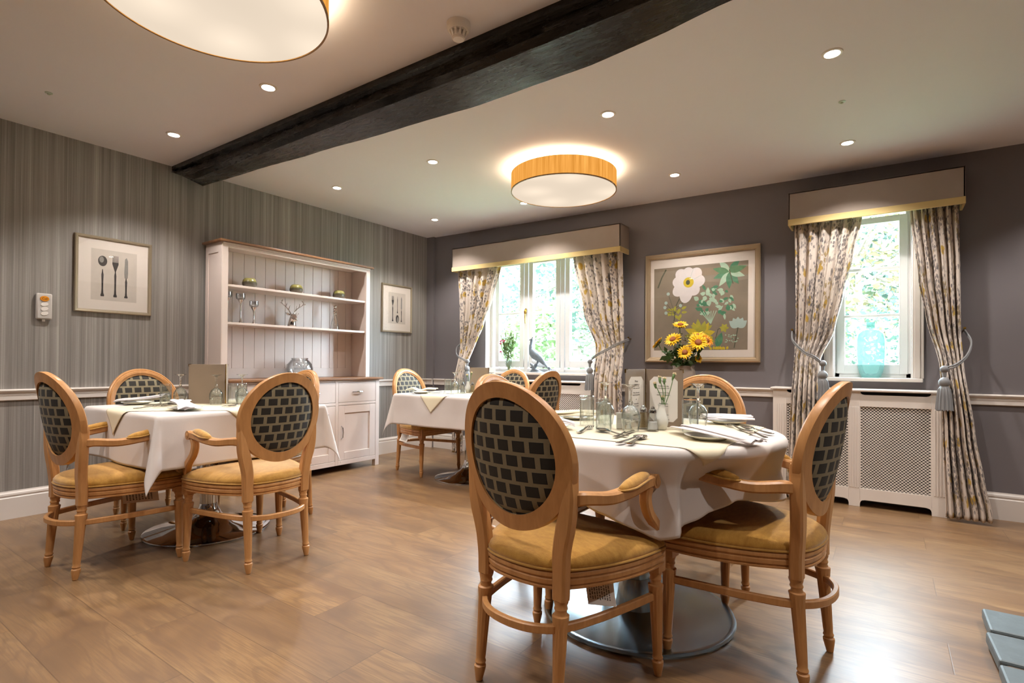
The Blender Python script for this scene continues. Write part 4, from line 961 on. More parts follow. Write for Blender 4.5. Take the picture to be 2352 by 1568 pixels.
cloth_sq('tablecloth', 'white square tablecloth on the back table, one corner towards the dresser', 'tablecloth', 1.56, -1.10, .715, 0, .45, .0015, M['cloth'], 110, 2, 'white tablecloths')
# round table cloth: polar mesh with a hem that rides on the chairs
b = MB(); HEM = [(-180, .24), (-150, .24), (-120, .15), (-95, .14), (-80, .22), (-60, .30), (-45, .26), (-25, .20), (0, .225), (40, .26), (90, .26), (140, .24), (180, .24)]
def f(s, t):
    ph = 2 * pi * s - pi; R = .53
    if t < .35: r = max(.0001, R * t / .35); return (r * cos(ph), r * sin(ph), ZT + .0015)
    L = (t - .35) / .65 * lerp_tab(HEM, math.degrees(ph)); d = R + L
    return drape_rd(d * cos(ph), d * sin(ph), R, .0015, .6)
b.grid(f, 220, 44); o = b.build('tablecloth', M['cloth'], None, smooth=180, solid=.0015); o.location = (3.72, -2.65, 0); tag(o, 'white round tablecloth with soft folds on the round table', 'tablecloth', 'white tablecloths')
cloth_sq('table_topper', 'ivory topper laid diagonally on the left table over the white cloth', 'table topper', 1.22, -3.14, .425, pi / 4, .46, .0042, M['ivory'], 80, 0, 'ivory square toppers')
cloth_sq('table_topper', 'ivory topper on the back table with a pointed corner hanging at the front', 'table topper', 1.56, -1.10, .425, pi / 4, .45, .0042, M['ivory'], 80, 2, 'ivory square toppers')
cloth_sq('table_topper', 'ivory topper on the round table, one corner hanging between the two near chairs', 'table topper', 3.72, -2.65, .425, 0, 0, .0042, M['ivory'], 80, .6, 'ivory square toppers', rd=.53)

# ------------------------------------------------------------------ tableware
ZC = .7475
def at(o, x, y, z=ZC, rz=0): o.location = (x, y, z); o.rotation_euler = (0, 0, rz); return o
def dup(src, x, y, z, rz, label, group=None): return copy_tree(src, (x, y, z), rz, label, group)
def wine_glass():
    t = thing('wine_glass', '', 'wine glass', group='upturned stemmed wine glasses')
    b = MB(); b.lathe([(.0305, 0), (.034, .02), (.0375, .045), (.036, .065), (.027, .085), (.014, .096), (.006, .101), (.012, .0945), (.0255, .0835), (.0345, .065), (.036, .045), (.0325, .02), (.029, 0)], 32, caps=False); b.build('bowl', M['glass'], t, smooth=180)
    b = MB(); b.lathe([(.0065, .100), (.0095, .107), (.0055, .114), (.0042, .125), (.0045, .150), (.008, .166), (.020, .174), (.0325, .1775), (.0325, .179), (.0005, .1795)], 28); b.build('stem_and_foot', M['solidglass'], t, smooth=50)
    return t
def tumbler():
    b = MB(); b.lathe([(.0305, 0), (.0305, .118), (.029, .1215), (.0005, .1215)], 32, caps=False); b.lathe([(.0285, .0), (.0285, .106), (.0005, .110)], 32, caps=False)
    return tag(b.build('tumbler', M['glass'], None, smooth=60), '', 'tumbler', 'upturned straight tumblers')
GW = None
WG = [(3.753, -2.79, 'upturned wine glass on the round table, left of the salt shaker', ZC), (3.932, -2.525, 'upturned wine glass in front of the patterned chair on the round table', ZC), (3.579, -2.643, 'upturned wine glass behind the two left tumblers on the round table', ZC),
      (1.033, -3.225, 'upturned wine glass left of the menu on the left table', ZC), (1.262, -3.125, 'upturned wine glass in front of the menu on the left table', ZC), (1.305, -2.99, 'upturned wine glass right of the menu on the left table', ZC),
      (1.493, -1.22, 'upturned wine glass between two tumblers on the back table', ZC), (1.70, -.98, 'upturned wine glass right of the menu on the back table', ZC)]
for x, y, s, z in WG:
    if GW is None: GW = wine_glass(); GW['label'] = s; at(GW, x, y, z)
    else: dup(GW, x, y, z, 0, s)
GT = None
for x, y, s in [(3.531, -2.722, 'upturned tumbler furthest left on the round table'), (3.664, -2.843, 'upturned tumbler second from the left on the round table'), (3.945, -2.675, 'upturned tumbler at the right edge of the menu on the round table'),
                (1.02, -3.30, 'upturned tumbler beside the left wine glass on the left table'), (1.255, -3.02, 'upturned tumbler right of the menu on the left table, beside the wine glass'), (1.23, -2.95, 'upturned tumbler behind the right-hand wine glass on the left table'),
                (1.440, -1.25, 'leftmost upturned tumbler on the back table'), (1.548, -1.20, 'upturned tumbler left of the white bud vase on the back table'), (1.69, -1.10, 'upturned tumbler before the menu on the back table')]:
    if GT is None: GT = tumbler(); GT['label'] = s; at(GT, x, y)
    else: dup(GT, x, y, ZC, 0, s)
# cutlery (lying along +x from the handle end)
def handle(b, n=10, L=.115):
    P = [(0, .0095), (.004, .0105), (.03, .0085), (.06, .006), (.09, .0042), (L, .0038)]
    rings = []
    for x, w_ in P: zc = .0045 + .006 * (x / L) ** 2; rings.append([(x, w_ * cos(2 * pi * j / 8), zc + .0018 * sin(2 * pi * j / 8)) for j in range(8)])
    b.loft(rings)
def spoon():
    b = MB(); handle(b, L=.13)
    def f(s, t):
        a = 2 * pi * s; r = t; x = .162 + .034 * r * cos(a); y = .0215 * r * sin(a) * (1 + .12 * cos(a)); return (x, y, .002 + .0085 * r * r)
    b.grid(f, 24, 6); b.loft([[(.128, .0038 * cos(2 * pi * j / 8), .0105 + .0015 * sin(2 * pi * j / 8)) for j in range(8)], [(.134, .007 * cos(2 * pi * j / 8), .0105 + .0012 * sin(2 * pi * j / 8)) for j in range(8)]])
    return tag(b.build('spoon', M['cutlery'], None, smooth=180, solid=.0012), '', 'spoon', 'spoons laid on the tables')
def fork():
    b = MB(); handle(b, L=.125)
    b.add([(.123, -.0035, .0105), (.123, .0035, .0105), (.145, .0115, .008), (.145, -.0115, .008), (.155, .0125, .006), (.155, -.0125, .006)], [(0, 1, 2, 3), (3, 2, 4, 5)])
    for k in range(4):
        y = -.0109 + k * .00727; b.bar([(.153, y, .006), (.172, y, .003), (.188, y, .004), (.197, y, .008)], (.0034, .0016))
    return tag(b.build('fork', M['cutlery'], None, smooth=40, solid=.0014), '', 'fork', 'forks laid on the tables')
def knife():
    b = MB(); handle(b, L=.105); pts = [(.10, .004), (.115, .008), (.17, .0095), (.20, .008), (.212, .001), (.205, -.006), (.115, -.006), (.10, -.004)]
    n = len(pts); b.add([(x, y, .0035) for x, y in pts] + [(x, y, .0052) for x, y in pts], [tuple(range(n - 1, -1, -1)), tuple(range(n, 2 * n))] + [(k, (k + 1) % n, n + (k + 1) % n, n + k) for k in range(n)])
    return tag(b.build('knife', M['cutlery'], None, smooth=40), '', 'knife', 'knives laid on the tables')
def lay(src, hx, hy, tx, ty, s, z=ZC):
    a = atan2(ty - hy, tx - hx)
    if not src['label']: src['label'] = s; return at(src, hx, hy, z, a)
    return dup(src, hx, hy, z, a, s)
sp, fk, kn_ = spoon(), fork(), knife()
lay(sp, 3.857, -3.145, 3.868, -2.95, 'dessert spoon at the near edge of the round table')
lay(fk, 3.893, -3.140, 3.872, -2.98, 'fork tucked under the near spoon on the round table')
lay(sp, 3.815, -2.975, 3.640, -2.86, 'spoon lying across towards the left tumblers on the round table')
lay(kn_, 3.79, -3.02, 3.775, -2.82, 'knife crossing the spoon on the round table')
lay(fk, 3.63, -2.985, 3.585, -2.79, 'fork beside the nearest chair back on the round table')
lay(fk, 4.108, -2.535, 4.005, -2.36, 'fork at the far right of the round table')
lay(sp, 4.215, -2.585, 4.075, -2.43, 'spoon at the far right of the round table')
lay(kn_, 4.215, -2.71, 4.11, -2.53, 'knife beside the napkin at the right edge of the round table')
lay(kn_, 1.285, -3.56, 1.24, -3.38, 'knife at the front edge of the left table'); lay(sp, 1.17, -3.42, 1.075, -3.28, 'spoon heaped with others beside the left wine glass, left table')
lay(fk, 1.15, -3.46, 1.06, -3.30, 'fork under the heaped spoons on the left table'); lay(sp, 1.20, -3.39, 1.115, -3.25, 'second spoon of the heap on the left table')
lay(kn_, 1.37, -3.02, 1.48, -3.20, 'knife at the right side of the left table'); lay(fk, 1.42, -2.99, 1.50, -3.16, 'fork at the right side of the left table')
lay(kn_, 1.66, -1.42, 1.50, -1.45, 'knife at the front edge of the back table'); lay(sp, 1.36, -1.20, 1.29, -1.34, 'spoon left of the glasses on the back table'); lay(fk, 1.42, -1.33, 1.33, -1.47, 'fork left of the glasses on the back table')
# plates
def plate():
    b = MB(); b.lathe([(.045, 0), (.052, .001), (.060, .006), (.083, .013), (.0835, .0145), (.060, .0085), (.050, .004), (.0005, .0035)], 40); return tag(b.build('side_plate', M['china'], None, smooth=60), '', 'plate', 'white side plates')
def put(src, x, y, s, z=ZC):
    if not src['label']: src['label'] = s; return at(src, x, y, z)
    return dup(src, x, y, z, 0, s)
pl = plate()
put(pl, 4.06, -2.84, 'side plate under the long folded napkin at the right of the round table'); put(pl, 3.985, -2.28, 'side plate at the far right of the round table'); put(pl, 3.37, -2.52, 'side plate with ivory napkin at the far left of the round table')
put(pl, 3.46, -2.90, 'side plate mostly hidden by the nearest chair back'); put(pl, .895, -3.40, 'side plate on the left corner of the left table'); put(pl, 1.50, -3.40, 'side plate at the near corner of the left table')
put(pl, 1.30, -1.44, 'side plate at the front left of the back table')
def napkin(name, label, pts, w_, mat, layers=3, seed=0, twist=.05):
    "a cloth napkin folded into a strip; pts = (x, y, z) centre line"
    rnd = random.Random(seed); P = spline(pts, 6); n = len(P); b = MB(); o = P[0].copy()
    for L in range(layers):
        sh = rnd.uniform(-.012, .012); an = rnd.uniform(-twist, twist)
        def f(s, t):
            k = t * (n - 1); i = min(int(k), n - 2); fr = k - i; p = P[i].lerp(P[i + 1], fr); d = (P[i + 1] - P[i]); d.z = 0; d.normalize(); q = Vector((-d.y, d.x, 0))
            ww = w_ * (1 - .12 * L) * (.94 + .06 * sin(7 * t + seed + L)); u = (s - .5)
            edge = .006 * (1 - (2 * u) ** 2) ** .5 if abs(u) < .5 else 0
            return tuple(p + q * (u * ww + sh + an * (t - .5)) + Vector((0, 0, .0035 * (L + 1) + edge + .0025 * sin(9 * s + 5 * t + seed))) - o)
        b.grid(f, 14, n * 2)
    ob = b.build(name, mat, None, smooth=180, solid=.0018); ob.location = o; return tag(ob, label, 'napkin')
zp = ZC + .016
napkin('napkin', 'long folded white napkin over the plate at the right of the round table', [(3.945, -2.70, ZC + .012), (3.985, -2.77, zp + .004), (4.06, -2.84, zp + .006), (4.13, -2.87, zp), (4.195, -2.885, ZC + .006), (4.225, -2.895, ZC + .001)], .085, M['napkin'], 3, 1)
napkin('napkin', 'folded white napkin stacked at the far right of the round table', [(3.90, -2.33, zp), (3.98, -2.28, zp + .003), (4.08, -2.24, zp)], .11, M['napkin'], 4, 2)
napkin('napkin', 'folded ivory napkin on the far left plate of the round table', [(3.29, -2.57, zp), (3.37, -2.52, zp + .004), (3.46, -2.46, zp)], .13, M['ivory'], 4, 3)
napkin('napkin', 'white napkin end beside the nearest chair back on the round table', [(3.43, -2.93, zp), (3.50, -2.90, zp + .006), (3.55, -2.87, ZC + .010)], .07, M['napkin'], 3, 4)
napkin('napkin', 'long white napkin over the plate at the left corner of the left table', [(.75, -3.43, ZC + .006), (.82, -3.42, zp), (.895, -3.40, zp + .006), (.96, -3.36, zp + .014), (1.02, -3.31, zp + .028)], .085, M['napkin'], 3, 5)
napkin('napkin', 'crumpled white napkin over the plate at the near corner of the left table', [(1.36, -3.36, ZC + .03), (1.42, -3.39, zp + .015), (1.50, -3.40, zp + .006), (1.56, -3.42, zp + .002), (1.61, -3.43, ZC + .004)], .09, M['napkin'], 3, 6)
napkin('napkin', 'ivory napkin folded like a bow on the plate of the back table', [(1.19, -1.50, zp + .004), (1.24, -1.47, zp + .018), (1.30, -1.44, zp), (1.36, -1.41, zp + .018), (1.43, -1.37, zp + .016)], .09, M['ivory'], 2, 7)
b = MB(); b.box(-.028, .028, -.012, .012, 0, .062); b.box(-.0285, .0285, -.0125, .0125, .02, .0215); b.box(-.0285, .0285, -.0125, .0125, .04, .0415)
o = b.build('sachet_holder', M['china'], None, bevel=.002); at(o, 3.70, -2.735, ZC, .5); tag(o, 'small white sachet holder between the tumbler and the wine glass', 'holder')
# shakers
def shaker(name, x, y, s, fill, fh, z=ZC):
    t = thing(name, s, 'shaker', (x, y, z)); b = MB(); b.lathe([(.022, 0), (.023, .003), (.021, .02), (.0135, .070)], 8, flute=None); b.build('shaker_glass', M['jarglass'], t, smooth=20)
    b = MB(); b.lathe([(.019, .006), (.018, .02), (.019 - .0055 * fh / .066, fh)], 12); b.build('shaker_filling', fill, t)
    b = MB(); b.lathe([(.0145, .068), (.0145, .078), (.011, .083), (.0085, .0845)], 16); b.sphere((0, 0, .086), .0085, 12, 8); b.build('shaker_cap', M['chrome'], t, smooth=50)
SALT = plain('salt', '#f1efeb', .9); PEP = plain('ground_pepper', '#a08860', .9, var=.3, vs=200)
shaker('salt_shaker', 3.82, -2.737, 'glass salt shaker in front of the white bud vase on the round table', SALT, .034)
shaker('pepper_shaker', 3.765, -2.693, 'pepper shaker before the fold of the menu on the round table', PEP, .064)
shaker('pepper_shaker', 1.59, -1.10, 'pepper shaker beside the bud vase on the back table', PEP, .064); shaker('salt_shaker', 1.535, -1.165, 'salt shaker in front of the bud vase on the back table', SALT, .034)
# carnation and vases
def carnation(top, base, mat, s, group, r=.012, bend=.01, z0=0):
    t = thing('carnation', s, 'carnation', base, 0, group); d = Vector(top) - Vector(base)
    b = MB(); q = spline([(0, 0, 0), (d.x * .4 + bend, d.y * .4, d.z * .5), tuple(d * .93)], 6); b.tube(q, .0016, 6); b.tube([d * .80, d * .86, d * .95], [.002, .005, .0062], 8); b.build('stem', M['stem'], t, smooth=180)
    b = MB(); rnd = random.Random(hash(s) % 999 if False else int(d.z * 1e5)); ax = d.normalized(); e1 = ax.orthogonal().normalized(); e2 = ax.cross(e1)
    for k in range(16):
        a = rnd.uniform(0, 2 * pi); tl = rnd.uniform(.2, 1.1); dr = (ax * cos(tl) + (e1 * cos(a) + e2 * sin(a)) * sin(tl)); sd = ax.cross(dr).normalized() if tl > .01 else e1; p = d * .93; L = r * rnd.uniform(.8, 1.15)
        b.add([tuple(p), tuple(p + dr * L * .7 - sd * L * .42), tuple(p + dr * L + sd * L * .05), tuple(p + dr * L * .75 + sd * L * .42)], [(0, 1, 2, 3)])
    b.build('petals', mat, t, smooth=0, solid=.0008); return t
def bud_vase(x, y, z, s):
    t = thing('bud_vase', s, 'vase', (x, y, z), 0, 'white bud vases'); b = MB()
    b.lathe([(.017, 0), (.0235, .012), (.027, .028), (.025, .045), (.017, .068), (.0125, .085), (.0135, .098), (.0125, .0985), (.011, .085), (.0005, .02)], 28, flute=(.01, .08, .05)); b.build('vase_body', M['china'], t, smooth=60)
bud_vase(3.832, -2.672, ZC, 'white fluted bud vase holding cream carnations on the round table'); bud_vase(1.545, -1.105, ZC, 'white bud vase on the back table')
BX, BY = 3.832, -2.672
g = 'cream carnations in the bud vases'
for (dx, dz, s) in ((-.028, .185, 'cream carnation at the left of the bunch in the round table vase'), (-.008, .21, 'cream carnation second from the left in the round table vase'), (.012, .205, 'peach carnation third from the left in the round table vase'), (.052, .225, 'tallest cream carnation leaning right in the round table vase'), (.006, .128, 'lowest peach carnation just above the rim of the round table vase')):
    carnation((BX + dx * .82, BY + dx * .57, ZC + dz), (BX, BY, ZC + .06), M['cream'], s, g)
carnation((1.535, -1.105, ZC + .155), (1.545, -1.105, ZC + .06), M['cream'], 'lower cream carnation in the back table vase', g, .016); carnation((1.575, -1.09, ZC + .18), (1.545, -1.105, ZC + .06), M['cream'], 'upper cream carnation in the back table vase', g, .014)
# menus
def menu(x, y, angs, W, Hh, s, inside):
    t = thing('menu_folder', s, 'menu', (x, y, ZC), 0, 'standing taupe menu folders')
    for a in angs:
        d = Vector((cos(a), sin(a), 0)); b = MB(); b.M = Matrix.Rotation(a, 4, 'Z'); b.box(.004, W, -.0018, .0018, 0, Hh); cv = b.build('menu_cover', M['leather'], t, bevel=.001)
        b = MB(); b.M = Matrix.Rotation(a, 4, 'Z')
        for x0, x1, z0, z1 in ((W - .014, W + .001, Hh - .001, Hh + .001), (W - .001, W + .001, Hh - .014, Hh), (W - .014, W + .001, -.0002, .001), (W - .001, W + .001, 0, .014)): b.box(x0, x1, -.003, .003, z0, z1)
        b.build('corner_clip', M['brass'], cv)
        if inside:
            sg = inside[angs.index(a)]; yy = -.0022 * sg
            b = MB(); b.M = Matrix.Rotation(a, 4, 'Z'); c = .018; x0, x1, z0, z1 = .020, W - .022, .022, Hh - .03
            b.add([(x0 + c, yy, z0), (x1 - c, yy, z0), (x1, yy, z0 + c), (x1, yy, z1 - c), (x1 - c, yy, z1), (x0 + c, yy, z1), (x0, yy, z1 - c), (x0, yy, z0 + c)], [tuple(range(8))]); b.build('menu_card', M['card'], cv, smooth=0)
            lines = ['Main Menu' if sg > 0 else 'Menu'] ; m = (x0 + x1) / 2
            rot = (pi / 2, 0, a + (0 if sg > 0 else pi))
            def put_(body, z, size): 
                yq = -.0028 * sg; text(body, size, (m * cos(a) - yq * sin(a), m * sin(a) + yq * cos(a), z), rot, M['text'], cv, spacing=1.25)
            put_('Menu', z1 - .022, .011)
            put_('Soup of the day\nwith a warm roll\n\nRoast of the day\nseasonal vegetables\n\nor\n\nPoached fish\nparsley sauce\n\nor\n\nVegetable bake\n\nSteamed pudding\nand custard', z1 - .04, .0072)
    b = MB(); b.lathe([(.003, 0), (.003, Hh + .002)], 8); b.build('gold_spine_cord', M['brass'], t)
menu(3.732, -2.584, (radians(-2), radians(262)), .16, .235, 'open taupe menu folder with printed cards on the round table', (1, -1))
menu(1.235, -3.055, (radians(221), radians(150)), .215, .24, 'closed taupe menu folder standing on the left table, its back to the camera', None)
menu(1.66, -.955, (radians(187), radians(110)), .20, .22, 'taupe menu folder standing on the back table', None)

# ------------------------------------------------------------------ sunflowers by the wall
t = thing('side_table', 'small side table by the wall under the sunflower vase', 'side table', (3.165, -.24, 0))
b = MB(); b.lathe([(.15, .70), (.155, .71), (.15, .72)], 40); b.build('table_top', M['oak'], t)
b = MB(); b.lathe([(.10, 0), (.10, .012), (.03, .03), (.018, .06), (.018, .68), (.05, .699)], 24); b.build('pedestal', M['oak'], t)
CER = plain('beige_ceramic', '#9c8f85', .35, var=.06)
b = MB(); b.lathe([(.075, 0), (.10, .03), (.112, .10), (.108, .17), (.092, .235), (.084, .262), (.090, .276), (.086, .277), (.079, .262), (.088, .235), (.10, .17), (.001, .05)], 40)
o = b.build('flower_vase', CER, None, smooth=180); at(o, 3.165, -.24, .7205); tag(o, 'beige ceramic vase of sunflowers behind the menu folder', 'vase')
def sunflower(c, nrm, r, s, base=(3.165, -.24, .78), mat=None):
    t = thing('sunflower', s, 'sunflower', base, 0, 'sunflowers in the beige vase'); C_ = Vector(c) - Vector(base); N = Vector(nrm).normalized()
    b = MB(); top = C_ - N * .012; b.tube(spline([(0, 0, 0), (C_.x * .25, C_.y * .25, .20), tuple(top - N * .03 - Vector((0, 0, .03))), tuple(top)], 6), .004, 7); b.build('stem', M['stem'], t, smooth=180)
    e1 = N.orthogonal().normalized(); e2 = N.cross(e1); rnd = random.Random(int(c[0] * 1e4))
    b = MB()
    for row, (n, L, tilt) in enumerate(((18, 1., .15), (16, .88, .38))):
        for k in range(n):
            a = 2 * pi * (k + row * .5) / n + rnd.uniform(-.06, .06); d = e1 * cos(a) + e2 * sin(a); sd = N.cross(d); l = r * L * rnd.uniform(.9, 1.08); w_ = r * .15; up = tilt + rnd.uniform(-.12, .12)
            p0 = C_ + d * r * .22; p1 = C_ + d * l * .62 + N * l * .5 * up; p2 = C_ + d * l + N * l * up * .45
            b.add([tuple(p0), tuple(p1 - sd * w_), tuple(p2), tuple(p1 + sd * w_)], [(0, 1, 2, 3)])
    b.build('petals', mat or M['yellow'], t, smooth=0, solid=.0008)
    b = MB(); rings = [[tuple(C_ + (e1 * cos(2 * pi * j / 16) + e2 * sin(2 * pi * j / 16)) * rr + N * hh) for j in range(16)] for rr, hh in ((r * .36, 0), (r * .34, .010), (r * .2, .016), (r * .03, .015))]
    b.loft(rings); b.build('disc', M['orange'], t, smooth=180)
    b = MB()
    for k in range(8):
        a = 2 * pi * k / 8; d = e1 * cos(a) + e2 * sin(a); sd = N.cross(d); p = C_ - N * .006; b.add([tuple(p), tuple(p + d * r * .45 - sd * r * .16 - N * .006), tuple(p + d * r * .8), tuple(p + d * r * .45 + sd * r * .16 - N * .006)], [(0, 1, 2, 3)])
    b.build('sepals', M['leaf'], t, smooth=0, solid=.001)
VW = Vector((.5, -.82, .05))
DY = plain('deep_yellow_petal', '#e2960c', .5, var=.15, vs=40)
for c, nrm, r, s in [((3.142, -.25, 1.338), (.25, -.5, 1), .068, 'highest sunflower of the bunch, facing up'), ((3.105, -.33, 1.214), (-.15, -.8, .7), .078, 'large sunflower left of centre in the bunch'), ((2.965, -.30, 1.185), (-.9, -.2, .75), .065, 'leftmost sunflower, seen from its side'),
                     ((3.285, -.25, 1.245), (.0, -.5, 1), .068, 'sunflower under the painted yellow bloom, upper right of the bunch'), ((3.315, -.34, 1.185), (.3, -1, .55), .080, 'large sunflower at the right of the bunch'), ((3.365, -.28, 1.20), (.8, -.6, .6), .060, 'orange-toned sunflower furthest right'),
                     ((3.215, -.36, 1.105), (.1, -1, .45), .066, 'lowest central sunflower facing the room'), ((3.225, -.30, 1.14), (.2, -.6, .9), .055, 'small sunflower just above the lowest central one'), ((3.29, -.25, 1.055), (.9, -.6, .2), .040, 'small sunflower low at the right, half hidden by leaves')]:
    sunflower(c, nrm, r, s, mat=DY if 'orange' in s else None)
def leafcloud(name, centre, rad, n, size, mat, label=None, cat=None, seed=0, parent=None, kind=None, group=None, shell=.0, droop=0, base=None):
    rnd = random.Random(seed); b = MB(); o = Vector(base or (0, 0, 0))
    for _ in range(n):
        while True:
            p = Vector((rnd.uniform(-1, 1), rnd.uniform(-1, 1), rnd.uniform(-1, 1)))
            if shell < p.length <= 1: break
        p = Vector((p.x * rad[0], p.y * rad[1], p.z * rad[2])) + Vector(centre) - o
        d = Vector((rnd.gauss(0, 1), rnd.gauss(0, 1), rnd.gauss(0, .6) - droop)).normalized(); s_ = d.orthogonal().normalized(); s_ = (Matrix.Rotation(rnd.uniform(0, 6.3), 3, d) @ s_); L = size * rnd.uniform(.6, 1.3)
        b.add([tuple(p), tuple(p + d * L * .5 + s_ * L * .24), tuple(p + d * L), tuple(p + d * L * .5 - s_ * L * .24)], [(0, 1, 2, 3)])
    ob = b.build(name, mat, parent, smooth=0)
    if label: ob.location = o; tag(ob, label, cat, group, kind)
    elif parent is None: ob.location = o
    return ob
leafcloud('vase_foliage', (3.165, -.27, 1.07), (.14, .08, .085), 170, .07, M['leaf'], 'dark green leaves filling the sunflower vase', 'foliage', 5, kind='stuff', droop=-.3, base=(3.165, -.24, 1.0))
leafcloud('filler_flowers', (3.19, -.27, 1.18), (.09, .05, .09), 160, .02, plain('filler_sprigs', '#7d7a58', .8, var=.3), 'fine dried sprigs among the sunflowers', 'foliage', 6, kind='stuff', base=(3.165, -.24, 1.1))

# ------------------------------------------------------------------ window sill things
SZ = WZ0 + .0225
o = MB(); o.lathe([(.026, 0), (.030, .01), (.030, .06), (.034, .165), (.032, .166), (.028, .06), (.026, .012), (.0005, .01)], 24); o = o.build('flower_vase', M['glass'], None, smooth=50); at(o, 1.20, .0, SZ); tag(o, 'clear glass vase of pink carnations on the window sill', 'vase')
rnd = random.Random(12)
heads = [(-.115, .345), (-.095, .355), (-.075, .335), (-.10, .315), (-.045, .35), (-.02, .335), (-.10, .22), (-.06, .40), (.0, .42), (.03, .45), (.06, .43), (.10, .40), (.125, .42), (.05, .37), (.09, .35), (-.13, .42), (-.03, .45)]
pk = 'pink carnations in the glass vase on the sill'
WHT = plain('pale_bud', '#a9b58f', .6, var=.2)
for i, (dx, dz) in enumerate(heads):
    pink = i < 7
    carnation((1.20 + dx, rnd.uniform(-.03, .03), SZ + dz), (1.20 + dx * .08, 0, SZ + .02), M['pink'] if pink else WHT, 'small pink carnation at the left of the glass vase on the sill' if pink else 'green carnation bud standing up in the glass vase on the sill', pk if pink else 'carnation buds in the glass vase on the sill', .024 if pink else .012, dx * .1)
leafcloud('carnation_foliage', (1.20, 0, SZ + .25), (.075, .04, .13), 150, .05, M['stem'], 'thin green carnation leaves in the glass vase', 'foliage', 9, kind='stuff', droop=-1.2, base=(1.2, 0, SZ + .17))
# pheasant
t = thing('pheasant_sculpture', 'blue-grey pheasant sculpture perched on a stump on the window sill', 'sculpture', (1.56, -.008, SZ))
b = MB(); q = spline([(-.058, 0, .352), (-.060, 0, .335), (-.066, 0, .30), (-.070, 0, .265), (-.058, 0, .225), (-.025, 0, .185), (.02, 0, .155), (.06, 0, .125), (.10, 0, .085)], 5)
rs = [.006, .016, .0155, .014, .0135, .016, .030, .043, .046, .042, .030, .020]
R_ = [lerp_tab([(0, .012), (3, .016), (10, .0145), (16, .024), (22, .043), (27, .047), (32, .038), (36, .026), (40, .014)], i) for i in range(len(q))]
b.tube(q, R_, 14, flat=(1, .78), up=(0, 1, 0)) if False else b.tube(q, R_, 14)
b.tube([(-.066, 0, .345), (-.085, 0, .340), (-.094, 0, .334)], [.008, .005, .001], 8); b.tube([(-.055, 0, .355), (-.045, 0, .366), (-.038, 0, .362)], [.006, .005, .002], 8)
b.tube([(.01, .012, .13), (.005, .012, .09), (.0, .01, .07)], [.014, .008, .006], 8); b.tube([(.03, -.012, .12), (.015, -.012, .09), (.01, -.01, .07)], [.014, .008, .006], 8)
b.build('bird', M['pewter'], t, smooth=180)
b = MB()
for k, (ex, ez, yy, w_) in enumerate(((.245, -.02, 0, .013), (.262, .01, .006, .010), (.225, -.005, -.006, .010), (.17, .04, .004, .012))): b.tube(spline([(.07, 0, .125), (.12, yy * .5 - .01, .078), (.18, yy - .03, .035 + ez * .2), (ex, yy - .05, ez + .012)], 5), [w_ * (1.3 - .05 * i) for i in range(16)], 8, flat=(1, .4))
b.build('tail', M['pewter'], t, smooth=180)
b = MB(); b.tube(spline([(-.045, 0, .0), (-.03, 0, .03), (-.02, .005, .06), (.005, 0, .085)], 5), [.030, .030, .028, .026, .024, .023, .022, .022, .02, .02, .019, .019, .018, .017, .016, .014], 10)
b.tube([(-.02, 0, .05), (-.055, 0, .075), (-.075, .005, .09)], [.02, .016, .010], 8); b.tube([(-.03, 0, .04), (-.06, 0, .05), (-.078, 0, .047)], [.014, .012, .008], 8); b.tube([(-.01, 0, .02), (.03, 0, .012), (.06, 0, .006)], [.018, .013, .006], 8)
rings = [[(x0 + rx * cos(2 * pi * j / 20) * (1 + .1 * sin(3 * j)), ry * sin(2 * pi * j / 20), z) for j in range(20)] for x0, rx, ry, z in ((0, .085, .034, 0), (0, .083, .033, .006), (-.005, .06, .026, .012))]
b.loft(rings); b.build('stump', M['pewter'], t, smooth=60)
# green glass bottle
b = MB(); b.lathe([(.050, 0), (.062, .008), (.074, .04), (.086, .10), (.0905, .18), (.0905, .23), (.0895, .28), (.082, .322), (.062, .348), (.040, .360), (.030, .372), (.028, .392), (.031, .405), (.031, .410), (.027, .410), (.025, .375)], 48)
o = b.build('glass_bottle_vase', M['greenglass'], None, smooth=180); at(o, 4.465, .028, SZ); tag(o, 'large sea-green glass bottle vase on the right-hand window sill', 'vase')

# ------------------------------------------------------------------ hearth corner
HZ = .055
t = thing('stone_hearth', 'low hearth of grey flagstones entering at the bottom right corner', 'hearth', (5.4, -2.6, 0))
b = MB(); b.box(-.53, .55, -.95, .65, 0, HZ - .012); b.build('mortar_bed', M['mortar'], t, smooth=0, bevel=.01)
rnd = random.Random(2); yb = .655
for k in range(5):
    h_ = (.235, .255, .27, .25, .26)[k]; xa = -.545 + rnd.uniform(-.006, .006)
    for x0, x1 in ((xa, -.03), (-.012, .55)):
        b = MB(); pts = [(x0 + rnd.uniform(-.006, .006), yb - rnd.uniform(0, .006)), (x1, yb - rnd.uniform(0, .006)), (x1, yb - h_ + .018), (x0 + rnd.uniform(-.006, .006), yb - h_ + .018 + rnd.uniform(0, .008))]
        b.add([(x, y, .012) for x, y in pts] + [(x, y, HZ) for x, y in pts], [(0, 1, 2, 3), (7, 6, 5, 4), (4, 5, 1, 0), (5, 6, 2, 1), (6, 7, 3, 2), (7, 4, 0, 3)]); b.build('flagstone', M['stone'], t, smooth=0, bevel=.008)
    yb -= h_

